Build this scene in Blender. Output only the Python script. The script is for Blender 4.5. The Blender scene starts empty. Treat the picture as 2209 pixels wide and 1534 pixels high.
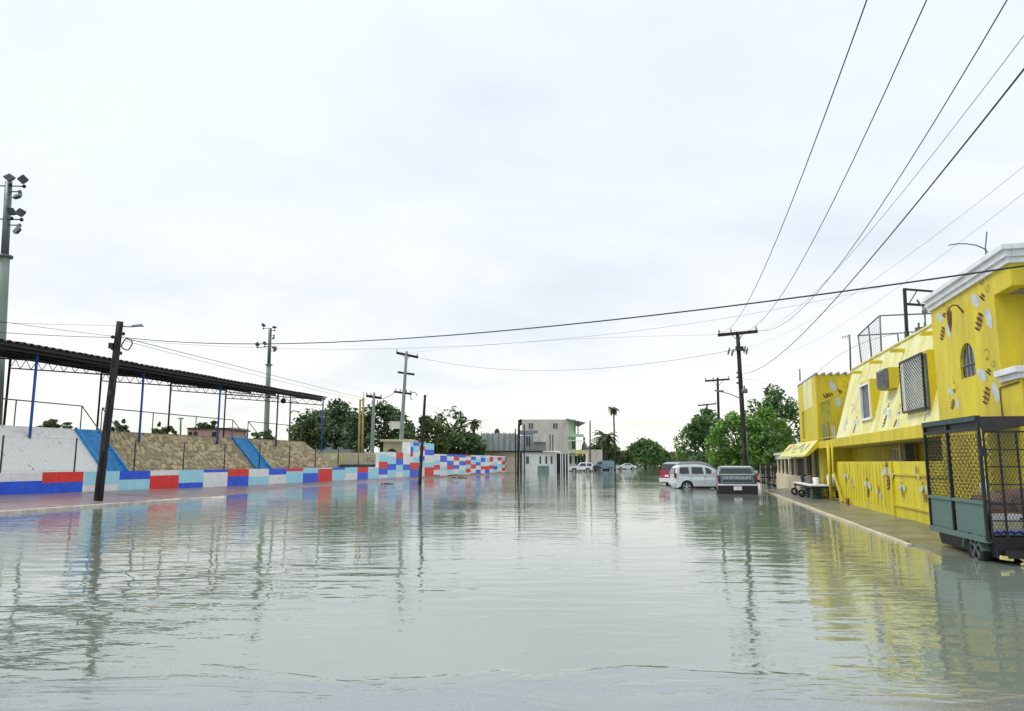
import bpy, bmesh, math, random
import numpy as np
from mathutils import Vector, Matrix
R = math.radians
rnd = random.Random(7)
scn = bpy.context.scene
COL = scn.collection

# ------------------------------------------------------------------ camera
FPX = 1600.0; PITCH = R(8.18); CAMH = 1.6
cam = bpy.data.cameras.new('camera'); cam.sensor_width = 36; cam.sensor_fit = 'HORIZONTAL'
cam.lens = 36 * FPX / 2209; cam.clip_start = 0.05; cam.clip_end = 4000
co = bpy.data.objects.new('camera', cam); COL.objects.link(co)
co.location = (0, 0, CAMH); co.rotation_euler = (math.pi / 2 + PITCH, 0, 0)
scn.camera = co

# ------------------------------------------------------------------ world (overcast)
SUN_EL, SUN_AZ = 56, -95            # azimuth measured from +Y towards +X
w = bpy.data.worlds.new('World'); scn.world = w; w.use_nodes = True
nt = w.node_tree; nt.nodes.clear()
def N(t, **k):
    n = nt.nodes.new(t)
    for a, b in k.items(): setattr(n, a, b)
    return n
def L(a, b): nt.links.new(a, b)
out = N('ShaderNodeOutputWorld'); bg = N('ShaderNodeBackground'); bg.inputs[1].default_value = 0.086
sky = N('ShaderNodeTexSky', sky_type='NISHITA', sun_disc=False)
sky.sun_elevation = R(SUN_EL); sky.sun_rotation = R(SUN_AZ)
tc = N('ShaderNodeTexCoord'); sep = N('ShaderNodeSeparateXYZ'); L(tc.outputs['Generated'], sep.inputs[0])
rampn = N('ShaderNodeValToRGB'); L(sep.outputs[2], rampn.inputs[0])
cr = rampn.color_ramp
stops = [(0.0, (10.6, 10.3, 8.9)), (0.05, (10.6, 10.4, 9.4)), (0.10, (9.6, 9.7, 9.5)), (0.16, (9.1, 9.3, 9.45)),
         (0.26, (8.9, 9.2, 9.7)), (0.42, (8.6, 9.15, 9.8)), (0.6, (8.6, 9.15, 9.8))]
cr.elements[0].position = 0; cr.elements[0].color = (*stops[0][1], 1)
cr.elements[1].position = stops[-1][0]; cr.elements[1].color = (*stops[-1][1], 1)
for p, c in stops[1:-1]:
    e = cr.elements.new(p); e.color = (*c, 1)
# soft stretched cloud banks (direction divided by height gives flat layers)
mz = N('ShaderNodeMath', operation='ADD'); mz.inputs[1].default_value = 0.10; L(sep.outputs[2], mz.inputs[0])
mm = N('ShaderNodeMath', operation='MAXIMUM'); mm.inputs[1].default_value = 0.06; L(mz.outputs[0], mm.inputs[0])
dx = N('ShaderNodeMath', operation='DIVIDE'); L(sep.outputs[0], dx.inputs[0]); L(mm.outputs[0], dx.inputs[1])
dy = N('ShaderNodeMath', operation='DIVIDE'); L(sep.outputs[1], dy.inputs[0]); L(mm.outputs[0], dy.inputs[1])
cb = N('ShaderNodeCombineXYZ'); L(dx.outputs[0], cb.inputs[0]); L(dy.outputs[0], cb.inputs[1])
def cloud(scale, lo, hi, amt, col):
    n = N('ShaderNodeTexNoise'); n.inputs['Scale'].default_value = scale; n.inputs['Detail'].default_value = 7
    n.inputs['Roughness'].default_value = 0.55; n.inputs['Distortion'].default_value = 0.35
    L(cb.outputs[0], n.inputs[0])
    m = N('ShaderNodeMapRange'); m.interpolation_type = 'SMOOTHSTEP'
    m.inputs[1].default_value = lo; m.inputs[2].default_value = hi; m.inputs[3].default_value = 0; m.inputs[4].default_value = amt
    L(n.outputs[0], m.inputs[0]); return m
c1 = cloud(0.42, 0.42, 0.64, 1.0, None); c2 = cloud(1.3, 0.45, 0.72, 0.6, None)
mx1 = N('ShaderNodeMixRGB', blend_type='MULTIPLY'); mx1.inputs[2].default_value = (0.83, 0.87, 0.905, 1)
L(c1.outputs[0], mx1.inputs[0]); L(rampn.outputs[0], mx1.inputs[1])
mx2 = N('ShaderNodeMixRGB', blend_type='MULTIPLY'); mx2.inputs[2].default_value = (0.90, 0.925, 0.94, 1)
L(c2.outputs[0], mx2.inputs[0]); L(mx1.outputs[0], mx2.inputs[1])
mx3 = N('ShaderNodeMixRGB'); mx3.inputs[0].default_value = 0.94
L(sky.outputs[0], mx3.inputs[1]); L(mx2.outputs[0], mx3.inputs[2])
L(mx3.outputs[0], bg.inputs[0]); L(bg.outputs[0], out.inputs[0])

# ------------------------------------------------------------------ sun (diffuse, behind cloud)
sl = bpy.data.lights.new('sun', 'SUN'); sl.energy = 1.5; sl.angle = R(28); sl.color = (1, 0.97, 0.92)
so = bpy.data.objects.new('sun', sl); COL.objects.link(so)
sd = Vector((math.sin(R(SUN_AZ)) * math.cos(R(SUN_EL)), math.cos(R(SUN_AZ)) * math.cos(R(SUN_EL)), math.sin(R(SUN_EL))))
so.rotation_euler = sd.to_track_quat('Z', 'Y').to_euler()

vs = scn.view_settings; vs.view_transform = 'Standard'; vs.look = 'None'; vs.exposure = 0.40; vs.gamma = 1; vs.use_curve_mapping = False
try:
    scn.cycles.max_bounces = 6; scn.cycles.diffuse_bounces = 3; scn.cycles.glossy_bounces = 3
    scn.cycles.transparent_max_bounces = 8; scn.cycles.use_denoising = True
except Exception: pass

# ================================================================== geometry of the place
CP, SP = math.cos(PITCH), math.sin(PITCH)
def ray(px, py):
    u = (px - 1104.5) / FPX; v = (767 - py) / FPX
    return Vector((u, CP - v * SP, SP + v * CP))
CAM = Vector((0, 0, CAMH))
def D(px, py, Y):
    r = ray(px, py); return CAM + r * (Y / r.y)
def G(px, py, z=0.0):
    r = ray(px, py); return CAM + r * ((z - CAMH) / r.z)
K = 0.235                                   # the street runs along (K, 1)
T = Vector((K, 1, 0)).normalized()
XL, XR = -26.5, 5.78                        # left wall line and right wall line
NL = Vector((-T.y, T.x, 0)); NR = Vector((T.y, -T.x, 0))
def LF(Y, d, z): return Vector((XL + K * Y, Y, z)) + NL * d
def RF(Y, d, z): return Vector((XR + K * Y, Y, z)) + NR * d
def hit(px, py, p, n):
    r = ray(px, py); return CAM + r * ((p - CAM).dot(n) / r.dot(n))
def onL(px, py, d):
    p = hit(px, py, LF(0, d, 0), NL); return (p.y - NL.y * d, p.z)
def onR(px, py, d):
    p = hit(px, py, RF(0, d, 0), NR); return (p.y - NR.y * d, p.z)

# ------------------------------------------------------------------ helpers
class MB:
    def __init__(s): s.v = []; s.f = []; s.m = []
    def add(s, vs, fs, m=0):
        b = len(s.v); s.v += [tuple(x) for x in vs]; s.f += [tuple(b + i for i in f) for f in fs]; s.m += [m] * len(fs)
    def box8(s, p, m=0):                    # 4 bottom then 4 top
        s.add(p, [(3, 2, 1, 0), (4, 5, 6, 7), (0, 1, 5, 4), (1, 2, 6, 5), (2, 3, 7, 6), (3, 0, 4, 7)], m)
    def box(s, c, size, rz=0, m=0):
        x, y, z = (q / 2 for q in size); M = Matrix.Rotation(rz, 3, 'Z'); c = Vector(c)
        s.box8([c + M @ Vector(q) for q in ((-x, -y, -z), (x, -y, -z), (x, y, -z), (-x, y, -z), (-x, -y, z), (x, -y, z), (x, y, z), (-x, y, z))], m)
    def fbox(s, F, Y0, Y1, d0, d1, z0, z1, m=0):   # box in a street frame
        s.box8([F(Y0, d0, z0), F(Y1, d0, z0), F(Y1, d1, z0), F(Y0, d1, z0), F(Y0, d0, z1), F(Y1, d0, z1), F(Y1, d1, z1), F(Y0, d1, z1)], m)
    def tube(s, pts, r, n=8, m=0, cap=True):
        pts = [Vector(p) for p in pts]; rs = r if isinstance(r, (list, tuple)) else [r] * len(pts)
        rings = []; b = len(s.v)
        for i, p in enumerate(pts):
            t = (pts[min(i + 1, len(pts) - 1)] - pts[max(i - 1, 0)]).normalized()
            a = t.cross(Vector((0, 0, 1)) if abs(t.z) < .9 else Vector((1, 0, 0))).normalized(); c = t.cross(a)
            for k in range(n):
                q = 2 * math.pi * k / n
                s.v.append(tuple(p + (a * math.cos(q) + c * math.sin(q)) * rs[i]))
        for i in range(len(pts) - 1):
            for k in range(n):
                k2 = (k + 1) % n
                s.f.append((b + i * n + k, b + i * n + k2, b + (i + 1) * n + k2, b + (i + 1) * n + k)); s.m.append(m)
        if cap:
            s.f.append(tuple(b + k for k in range(n))[::-1]); s.m.append(m)
            e = b + (len(pts) - 1) * n; s.f.append(tuple(e + k for k in range(n))); s.m.append(m)
    def bar(s, a, b, w, h=None, m=0):        # square bar between two points
        h = h or w; a, b = Vector(a), Vector(b); t = (b - a).normalized()
        x = t.cross(Vector((0, 0, 1)) if abs(t.z) < .95 else Vector((T.x, T.y, 0))).normalized() * w / 2; y = t.cross(x).normalized() * h / 2
        s.box8([a - x - y, a + x - y, a + x + y, a - x + y, b - x - y, b + x - y, b + x + y, b - x + y], m)
    def prism(s, poly, vec, m=0):            # polygon (3D points) pushed along vec
        n = len(poly); vec = Vector(vec); P = [Vector(p) for p in poly]
        s.add(P + [p + vec for p in P], [tuple(range(n))[::-1], tuple(range(n, 2 * n))] + [(i, (i + 1) % n, n + (i + 1) % n, n + i) for i in range(n)], m)
    def ball(s, c, r, m=0, seg=10, rings=6, sc=(1, 1, 1)):
        c = Vector(c); vs = []; fs = []
        for i in range(rings + 1):
            a = math.pi * i / rings
            for k in range(seg):
                q = 2 * math.pi * k / seg
                vs.append(c + Vector((math.sin(a) * math.cos(q) * sc[0], math.sin(a) * math.sin(q) * sc[1], math.cos(a) * sc[2])) * r)
        for i in range(rings):
            for k in range(seg):
                k2 = (k + 1) % seg; fs.append((i * seg + k, (i + 1) * seg + k, (i + 1) * seg + k2, i * seg + k2))
        s.add(vs, fs, m)
    def build(s, name, mats, parent=None, smooth=False, bevel=0):
        me = bpy.data.meshes.new(name); me.from_pydata(s.v, [], s.f)
        mats = mats if isinstance(mats, (list, tuple)) else [mats]
        for q in mats: me.materials.append(q)
        me.polygons.foreach_set('material_index', s.m)
        if smooth: me.polygons.foreach_set('use_smooth', [True] * len(s.f))
        bm = bmesh.new(); bm.from_mesh(me)
        bmesh.ops.recalc_face_normals(bm, faces=bm.faces); bm.to_mesh(me); bm.free(); me.update()
        o = bpy.data.objects.new(name, me); COL.objects.link(o)
        if parent is not None: link(o, parent)
        if bevel:
            b = o.modifiers.new('b', 'BEVEL'); b.width = bevel; b.segments = 2; b.limit_method = 'ANGLE'; b.angle_limit = R(40)
        return o
PEND = []
def link(o, parent):
    o.parent = parent
    o.matrix_parent_inverse = parent_world(parent).inverted()
def parent_world(p):
    m = p.matrix_basis.copy()
    while p.parent is not None:
        m = p.parent.matrix_basis @ p.matrix_parent_inverse @ m; p = p.parent
    return m
def tag(o, label, cat, group=None):
    o['label'] = label; o['category'] = cat
    if group: o['group'] = group
    return o
def thing(name, label, cat, loc=(0, 0, 0), group=None, rz=0):
    o = bpy.data.objects.new(name, None); o.empty_display_size = .2; COL.objects.link(o)
    o.location = loc; o.rotation_euler = (0, 0, rz); return tag(o, label, cat, group)
def struct(o): o['kind'] = 'structure'; return o
def stuff(o): o['kind'] = 'stuff'; return o

# ------------------------------------------------------------------ materials
def mat(name, col, rough=.7, var=.12, scale=3, metal=0, bump=0, bscale=30, spec=.5, rand=0, col2=None, streak=0, lo=.35, hi=.65, drip=0):
    m = bpy.data.materials.new(name); m.use_nodes = True; t = m.node_tree; b = t.nodes['Principled BSDF']
    b.inputs['Roughness'].default_value = rough; b.inputs['Metallic'].default_value = metal
    b.inputs['Specular IOR Level'].default_value = spec
    co_ = t.nodes.new('ShaderNodeTexCoord'); gp = t.nodes.new('ShaderNodeNewGeometry')
    n = t.nodes.new('ShaderNodeTexNoise'); n.inputs['Scale'].default_value = scale; n.inputs['Detail'].default_value = 6; n.inputs['Roughness'].default_value = .65
    src = gp.outputs['Position']
    if streak:
        mp = t.nodes.new('ShaderNodeMapping'); mp.inputs['Scale'].default_value = (1, 1, streak); t.links.new(src, mp.inputs[0]); t.links.new(mp.outputs[0], n.inputs[0])
    else: t.links.new(src, n.inputs[0])
    mr = t.nodes.new('ShaderNodeMapRange'); mr.inputs[1].default_value = lo; mr.inputs[2].default_value = hi
    t.links.new(n.outputs[0], mr.inputs[0])
    c2 = col2 or tuple(c * (1 - var * 2.2) for c in col); c1 = tuple(min(1, c * (1 + var * .6)) for c in col) if not col2 else col
    mx = t.nodes.new('ShaderNodeMixRGB'); mx.inputs[1].default_value = (*c2, 1); mx.inputs[2].default_value = (*c1, 1)
    t.links.new(mr.outputs[0], mx.inputs[0]); last = mx.outputs[0]
    if drip:
        mp2 = t.nodes.new('ShaderNodeMapping'); mp2.inputs['Scale'].default_value = (1, 1, .07); t.links.new(src, mp2.inputs[0])
        n3 = t.nodes.new('ShaderNodeTexNoise'); n3.inputs['Scale'].default_value = 7; n3.inputs['Detail'].default_value = 6; n3.inputs['Roughness'].default_value = .7; t.links.new(mp2.outputs[0], n3.inputs[0])
        n4 = t.nodes.new('ShaderNodeTexNoise'); n4.inputs['Scale'].default_value = .9; n4.inputs['Detail'].default_value = 5; t.links.new(src, n4.inputs[0])
        a1 = t.nodes.new('ShaderNodeMapRange'); a1.inputs[1].default_value = .50; a1.inputs[2].default_value = .68; t.links.new(n3.outputs[0], a1.inputs[0])
        a2 = t.nodes.new('ShaderNodeMapRange'); a2.inputs[1].default_value = .42; a2.inputs[2].default_value = .62; a2.inputs[4].default_value = drip; t.links.new(n4.outputs[0], a2.inputs[0])
        am = t.nodes.new('ShaderNodeMath'); am.operation = 'MULTIPLY'; t.links.new(a1.outputs[0], am.inputs[0]); t.links.new(a2.outputs[0], am.inputs[1])
        md = t.nodes.new('ShaderNodeMixRGB'); md.inputs[2].default_value = (.30, .26, .13, 1); t.links.new(am.outputs[0], md.inputs[0]); t.links.new(last, md.inputs[1]); last = md.outputs[0]
    if rand:
        oi = t.nodes.new('ShaderNodeObjectInfo'); hs = t.nodes.new('ShaderNodeHueSaturation')
        r2 = t.nodes.new('ShaderNodeMapRange'); r2.inputs[3].default_value = 1 - rand; r2.inputs[4].default_value = 1 + rand
        t.links.new(oi.outputs['Random'], r2.inputs[0]); t.links.new(r2.outputs[0], hs.inputs['Value']); t.links.new(last, hs.inputs['Color']); last = hs.outputs[0]
    t.links.new(last, b.inputs['Base Color'])
    if bump:
        n2 = t.nodes.new('ShaderNodeTexNoise'); n2.inputs['Scale'].default_value = bscale; n2.inputs['Detail'].default_value = 5
        t.links.new(src, n2.inputs[0]); bp = t.nodes.new('ShaderNodeBump'); bp.inputs['Distance'].default_value = .02; bp.inputs['Strength'].default_value = bump
        t.links.new(n2.outputs[0], bp.inputs['Height']); t.links.new(bp.outputs[0], b.inputs['Normal'])
    return m
YEL = (.71, .57, .012)
M = dict(
    yellow=mat('yellow_paint', YEL, .55, .10, 1.5, bump=.25, bscale=18, streak=.35, col2=(.46, .37, .02), lo=.25, hi=.62, drip=.55),
    yellow_b=mat('yellow_paint_fence', (.71, .60, .008), .5, .08, 2.5, bump=.3, bscale=14, streak=.15, col2=(.52, .42, .012), lo=.32, hi=.6, drip=.4),
    yellow_old_sheen=mat('faded_yellow_sky_sheen', (.80, .78, .42), .55, .1, 1.6, bump=.3, bscale=14, streak=.16, col2=(.66, .58, .10), lo=.3, hi=.6, drip=.5),  # paler base: faded paint plus sky gloss put into the colour
    yellow_dk=mat('yellow_paint_porch', (.60, .50, .02), .6, .12, 2, bump=.2, col2=(.38, .31, .03), lo=.3, hi=.65),
    white=mat('white_paint', (.88, .89, .88), .6, .05, 3, bump=.1, drip=.25),
    whitetrim=mat('white_trim', (.78, .80, .82), .5, .06, 4),
    red=mat('red_paint', (.86, .03, .02), .5, .08, 3, bump=.1, drip=.3), blue=mat('blue_paint', (.012, .11, .85), .45, .12, 2.5, bump=.1, drip=.3),
    ltblue=mat('light_blue_paint', (.40, .80, .95), .5, .05, 3, bump=.1, drip=.25),
    sky_blue=mat('stair_blue_paint', (.05, .33, .70), .55, .14, 3, bump=.4, bscale=10),
    postblue=mat('post_blue_paint', (.03, .10, .42), .5, .12, 4),
    stone=mat('tan_stone', (.58, .47, .28), .85, .2, 3.5, bump=.9, bscale=14, rand=.28, col2=(.42, .33, .19)),
    mortar=mat('grey_mortar', (.36, .29, .18), .95, .2, 4, bump=.5),
    limewash=mat('limewashed_stone', (.84, .83, .79), .85, .08, 2.6, bump=.8, bscale=7, col2=(.26, .24, .2), lo=.31, hi=.37),
    dirt=mat('dirt', (.26, .21, .15), .95, .2, .6, bump=.4), grass=mat('grassy_ground', (.12, .15, .06), .95, .3, .5, bump=.4),
    pave=mat('pink_paving', (.38, .27, .25), .30, .14, 1.2, bump=.12, bscale=9, rand=.10, col2=(.25, .19, .18)),
    kerb=mat('kerb_concrete', (.66, .60, .54), .5, .15, 3, bump=.3), kerb_y=mat('kerb_cream', (.62, .54, .36), .5, .15, 3, bump=.3),
    wetpave=mat('wet_pavement', (.22, .22, .17), .32, .2, 1.2, bump=.15, bscale=5, col2=(.09, .095, .07)),
    wood=mat('creosoted_pole', (.012, .011, .010), .85, .3, 6, bump=.8, bscale=16, col2=(.06, .054, .048), lo=.38, hi=.52, streak=.3),
    conc=mat('pole_concrete', (.27, .32, .28), .8, .1, 3, bump=.3, streak=.2), galv=mat('galvanised_steel', (.16, .19, .19), .45, .1, 6, metal=.5),
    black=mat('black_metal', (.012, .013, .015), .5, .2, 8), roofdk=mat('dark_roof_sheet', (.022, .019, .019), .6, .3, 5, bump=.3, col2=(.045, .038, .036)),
    dkgreen=mat('dark_green_post', (.02, .06, .05), .5, .15, 6), glassdk=mat('dark_glass', (.02, .025, .03), .08, .1, 2, spec=.8),
    lit_pane=mat('lit_olive_pane', (.30, .31, .20), .6, .3, 5), wire=mat('wire_black', (.015, .015, .017), .5, .1, 3), wiregrey=mat('wire_grey', (.20, .21, .23), .5, .1, 3),  # grille window pane: its lit look is put into the olive colour
    beige=mat('beige_plaster', (.62, .55, .38), .8, .1, 2, bump=.2), conc_wall=mat('grey_block_wall', (.46, .50, .48), .85, .14, 1.2, bump=.3, streak=.2, col2=(.24, .28, .27)),
    creamw=mat('cream_render', (.68, .66, .58), .8, .1, .8, streak=.3, col2=(.50, .48, .43)), mint=mat('mint_green_paint', (.44, .66, .46), .6, .08, 2),
    greyroof=mat('grey_roofing', (.30, .31, .31), .7, .1, 2), pink=mat('pink_plaster', (.60, .36, .33), .8, .1, 2),
    teal=mat('teal_trailer_panel', (.075, .165, .13), .5, .2, 2.5, bump=.15, col2=(.10, .14, .14), streak=.4),
    silver=mat('silver_car_paint', (.66, .70, .72), .25, .03, 1, metal=.15), redcar=mat('dark_red_car_paint', (.36, .012, .035), .25, .05, 1, spec=.7),
    slate=mat('slate_truck_paint', (.10, .16, .19), .25, .05, 1, spec=.8), whitecar=mat('white_car_paint', (.78, .79, .80), .25, .03, 1, spec=.7),
    greycar=mat('grey_car_paint', (.30, .32, .34), .3, .04, 1, spec=.7), bluecar=mat('pale_blue_van_paint', (.22, .34, .38), .35, .06, 1),
    tyre=mat('tyre_rubber', (.015, .015, .016), .85, .2, 9), rim=mat('alloy_rim', (.70, .72, .73), .35, .05, 3, metal=.3), lamp=mat('red_tail_lamp', (.20, .008, .008), .15, .1, 3),
    chrome=mat('chrome_bumper', (.65, .66, .68), .25, .05, 3, metal=.8), plate=mat('plate_white', (.75, .77, .80), .4, .05, 3),
    bark=mat('bark', (.09, .07, .05), .95, .25, 5, bump=.6), rust=mat('rusty_steel', (.22, .10, .05), .8, .3, 5),
    wing=mat('bee_wing_paint', (.52, .60, .62), .6, .12, 6), beek=mat('bee_black_paint', (.035, .022, .015), .7, .2, 6), beeo=mat('bee_orange_paint', (.42, .22, .03), .7, .2, 6),
    fadedart=mat('faded_artwork_paint', (.45, .47, .40), .7, .15, 6),
    acgrey=mat('ac_casing', (.16, .16, .20), .5, .2, 7), skin=mat('skin', (.30, .16, .10), .6, .05, 4), hair=mat('black_hair', (.01, .01, .01), .7, .1, 9), cloth=mat('white_shirt_cloth', (.72, .74, .76), .9, .05, 5),
    gravelbank=mat('rough_earth', (.30, .24, .16), .95, .25, 3, bump=1, bscale=9), sack=mat('brown_sacking', (.24, .16, .13), .95, .25, 4, bump=.6),
    woven=mat('white_woven_cloth', (.75, .74, .74), .9, .05, 6), yellowtape=mat('yellow_strap', (.70, .65, .25), .6, .1, 4), trim_y=mat('yellow_awning', (.74, .72, .30), .5, .08, 3, col2=(.66, .62, .12)),
    orange=mat('orange_paint', (.62, .20, .05), .6, .2, 6), lilac=mat('lilac_paint', (.48, .42, .48), .6, .2, 6), greenp=mat('green_fabric', (.10, .22, .12), .8, .2, 6),
)
def leafmat(name, c, dark):
    m = bpy.data.materials.new(name); m.use_nodes = True; t = m.node_tree; b = t.nodes['Principled BSDF']
    b.inputs['Roughness'].default_value = .65; b.inputs['Specular IOR Level'].default_value = .3
    g = t.nodes.new('ShaderNodeNewGeometry'); n = t.nodes.new('ShaderNodeTexNoise'); n.inputs['Scale'].default_value = .7; n.inputs['Detail'].default_value = 3
    t.links.new(g.outputs['Position'], n.inputs[0])
    a = t.nodes.new('ShaderNodeMath'); a.operation = 'ADD'; t.links.new(n.outputs[0], a.inputs[0])
    s_ = t.nodes.new('ShaderNodeMath'); s_.operation = 'MULTIPLY'; s_.inputs[1].default_value = .5; t.links.new(g.outputs['Random Per Island'], s_.inputs[0]); t.links.new(s_.outputs[0], a.inputs[1])
    mr = t.nodes.new('ShaderNodeMapRange'); mr.inputs[1].default_value = .4; mr.inputs[2].default_value = 1.1; t.links.new(a.outputs[0], mr.inputs[0])
    mx = t.nodes.new('ShaderNodeMixRGB'); mx.inputs[1].default_value = (*dark, 1); mx.inputs[2].default_value = (*c, 1); t.links.new(mr.outputs[0], mx.inputs[0]); t.links.new(mx.outputs[0], b.inputs['Base Color'])
    tr = t.nodes.new('ShaderNodeBsdfTranslucent'); t.links.new(mx.outputs[0], tr.inputs[0]); ms = t.nodes.new('ShaderNodeMixShader'); ms.inputs[0].default_value = .25
    t.links.new(b.outputs[0], ms.inputs[1]); t.links.new(tr.outputs[0], ms.inputs[2]); t.links.new(ms.outputs[0], t.nodes['Material Output'].inputs[0])
    return m
LM = dict(fresh=leafmat('fresh_leaves', (.30, .52, .09), (.06, .15, .04)), deep=leafmat('deep_leaves', (.15, .25, .10), (.03, .055, .03)),
          olive=leafmat('olive_leaves', (.18, .24, .08), (.05, .075, .03)), mid=leafmat('mid_leaves', (.19, .35, .10), (.04, .09, .035)), palm=leafmat('palm_fronds', (.09, .13, .06), (.03, .05, .025)))

# water: murky flood water with wind ripples
def water_mat():
    m = bpy.data.materials.new('flood_water'); m.use_nodes = True; t = m.node_tree; b = t.nodes['Principled BSDF']
    ln = t.links.new; nn = t.nodes.new
    g = nn('ShaderNodeNewGeometry'); P = g.outputs['Position']
    b.inputs['Roughness'].default_value = .015; b.inputs['IOR'].default_value = 2.8; b.inputs['Specular IOR Level'].default_value = .5
    n0 = nn('ShaderNodeTexNoise'); n0.inputs['Scale'].default_value = .25; n0.inputs['Detail'].default_value = 4; ln(P, n0.inputs[0])
    mx = nn('ShaderNodeMixRGB'); mx.inputs[1].default_value = (.175, .215, .17, 1); mx.inputs[2].default_value = (.215, .25, .20, 1); ln(n0.outputs[0], mx.inputs[0])
    def noise(sx, sy, rot, detail=3, rough=.5, dist=0):
        mp = nn('ShaderNodeMapping'); mp.inputs['Rotation'].default_value = (0, 0, R(rot)); mp.inputs['Scale'].default_value = (sx, sy, 1); ln(P, mp.inputs[0])
        n = nn('ShaderNodeTexNoise'); n.inputs['Scale'].default_value = 1; n.inputs['Detail'].default_value = detail; n.inputs['Roughness'].default_value = rough; n.inputs['Distortion'].default_value = dist
        ln(mp.outputs[0], n.inputs[0]); return n.outputs[0]
    def mul(a, k):
        q = nn('ShaderNodeMath'); q.operation = 'MULTIPLY'; ln(a, q.inputs[0])
        if isinstance(k, (int, float)): q.inputs[1].default_value = k
        else: ln(k, q.inputs[1])
        return q.outputs[0]
    def add(a, c):
        q = nn('ShaderNodeMath'); q.operation = 'ADD'; ln(a, q.inputs[0]); ln(c, q.inputs[1]); return q.outputs[0]
    def rng(a, lo, hi, o0, o1):
        q = nn('ShaderNodeMapRange'); q.interpolation_type = 'SMOOTHSTEP'
        for i, v in enumerate((lo, hi, o0, o1)): q.inputs[i + 1].default_value = v
        ln(a, q.inputs[0]); return q.outputs[0]
    patch = rng(noise(.10, .16, 10, 2), .38, .62, .45, 1.0)
    sw = noise(.9, 2.2, -8, 2, .45, .3)          # long ripples
    rp = noise(3.0, 6.5, 12, 3, .5, .4)          # small ripples
    fi = noise(16, 22, 0, 2, .5)                 # fine shiver
    vd = nn('ShaderNodeVectorMath'); vd.operation = 'SUBTRACT'; vd.inputs[1].default_value = (-3.6, 10.2, 0); ln(P, vd.inputs[0])
    vm = nn('ShaderNodeVectorMath'); vm.operation = 'MULTIPLY'; vm.inputs[1].default_value = (.28, .42, 0); ln(vd.outputs[0], vm.inputs[0])
    vl = nn('ShaderNodeVectorMath'); vl.operation = 'LENGTH'; ln(vm.outputs[0], vl.inputs[0])
    wk = rng(add(vl.outputs['Value'], mul(noise(.8, .8, 0, 3), .5)), .7, 1.3, 3.2, 1.0)
    sw = mul(sw, wk)
    h = add(mul(mul(sw, .017), patch), add(mul(mul(rp, .0050), patch), mul(fi, .00022)))
    # shallow film over asphalt close to the camera, with its own shivering ripples and broken edge
    sx = nn('ShaderNodeSeparateXYZ'); ln(P, sx.inputs[0])
    yd = add(sx.outputs[1], mul(noise(.5, 1.4, 15, 4, .6, .5), -3.2)); shal = rng(yd, 3.6, 4.5, 1.0, 0.0)
    edge = mul(rng(yd, 4.1, 4.5, 1.0, 0.0), rng(yd, 3.75, 4.1, 0.0, 1.0))
    h = add(h, add(mul(mul(noise(13, 30, 20, 4, .6, .6), .0022), shal), mul(edge, .006)))
    mixs = nn('ShaderNodeMixRGB'); mixs.inputs[2].default_value = (.20, .225, .225, 1); ln(shal, mixs.inputs[0]); ln(mx.outputs[0], mixs.inputs[1])
    gr = nn('ShaderNodeMixRGB'); gr.blend_type = 'MULTIPLY'; gr.inputs[2].default_value = (.72, .73, .74, 1); ln(mul(rng(noise(45, 45, 0, 4, .7), .45, .6, 0, 1), shal), gr.inputs[0]); ln(mixs.outputs[0], gr.inputs[1]); ln(gr.outputs[0], b.inputs['Base Color'])
    ln(rng(shal, 0, 1, .015, .06), b.inputs['Roughness'])
    bp = nn('ShaderNodeBump'); bp.inputs['Distance'].default_value = 1.0; bp.inputs['Strength'].default_value = 1.0
    ln(h, bp.inputs['Height'])
    # fade the relief where each pixel averages many ripples
    ln(bp.outputs[0], b.inputs['Normal'])
    return m
M['water'] = water_mat()

# ================================================================== ground, water, paving
m = MB(); m.add([(-1500, -60, -.6), (1500, -60, -.6), (1500, 3000, -.6), (-1500, 3000, -.6)], [(0, 1, 2, 3)])
struct(m.build('ground', M['dirt']))
m = MB(); m.add([(-120, -30, 0), (160, -30, 0), (200, 380, 0), (-40, 380, 0)], [(0, 1, 2, 3)]); struct(m.build('flood_water', M['water']))
def zin(Y): return .35 if Y < 29 else max(.22, .35 - (Y - 29) * .0085)
def zout(Y): return .07 if Y < 32 else max(-.5, .07 - (Y - 32) * .024)
def sheet(name, F, Ys, d0, d1, z0, z1, mt, parent=None):
    q = MB(); vs = []; fs = []
    for Y in Ys: vs += [F(Y, d0, z0(Y)), F(Y, d1, z1(Y))]
    for i in range(len(Ys) - 1): fs.append((2 * i, 2 * i + 1, 2 * i + 3, 2 * i + 2))
    q.add(vs, fs); return q.build(name, mt, parent)
struct(sheet('park_ground', LF, [-20, 10, 30, 60, 129], .31, 260, lambda Y: .34, lambda Y: .34, M['grass']))
struct(sheet('far_ground', LF, [129.5, 420], -6, 260, lambda Y: .06, lambda Y: .06, M['dirt']))
struct(sheet('street_end_ground', LF, [381, 2600], -1500, 1500, lambda Y: .03, lambda Y: .03, M['grass']))
struct(sheet('yard_ground', RF, [15.2, 30, 60, 380], .02, 260, lambda Y: .13, lambda Y: .13, M['dirt']))

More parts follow.
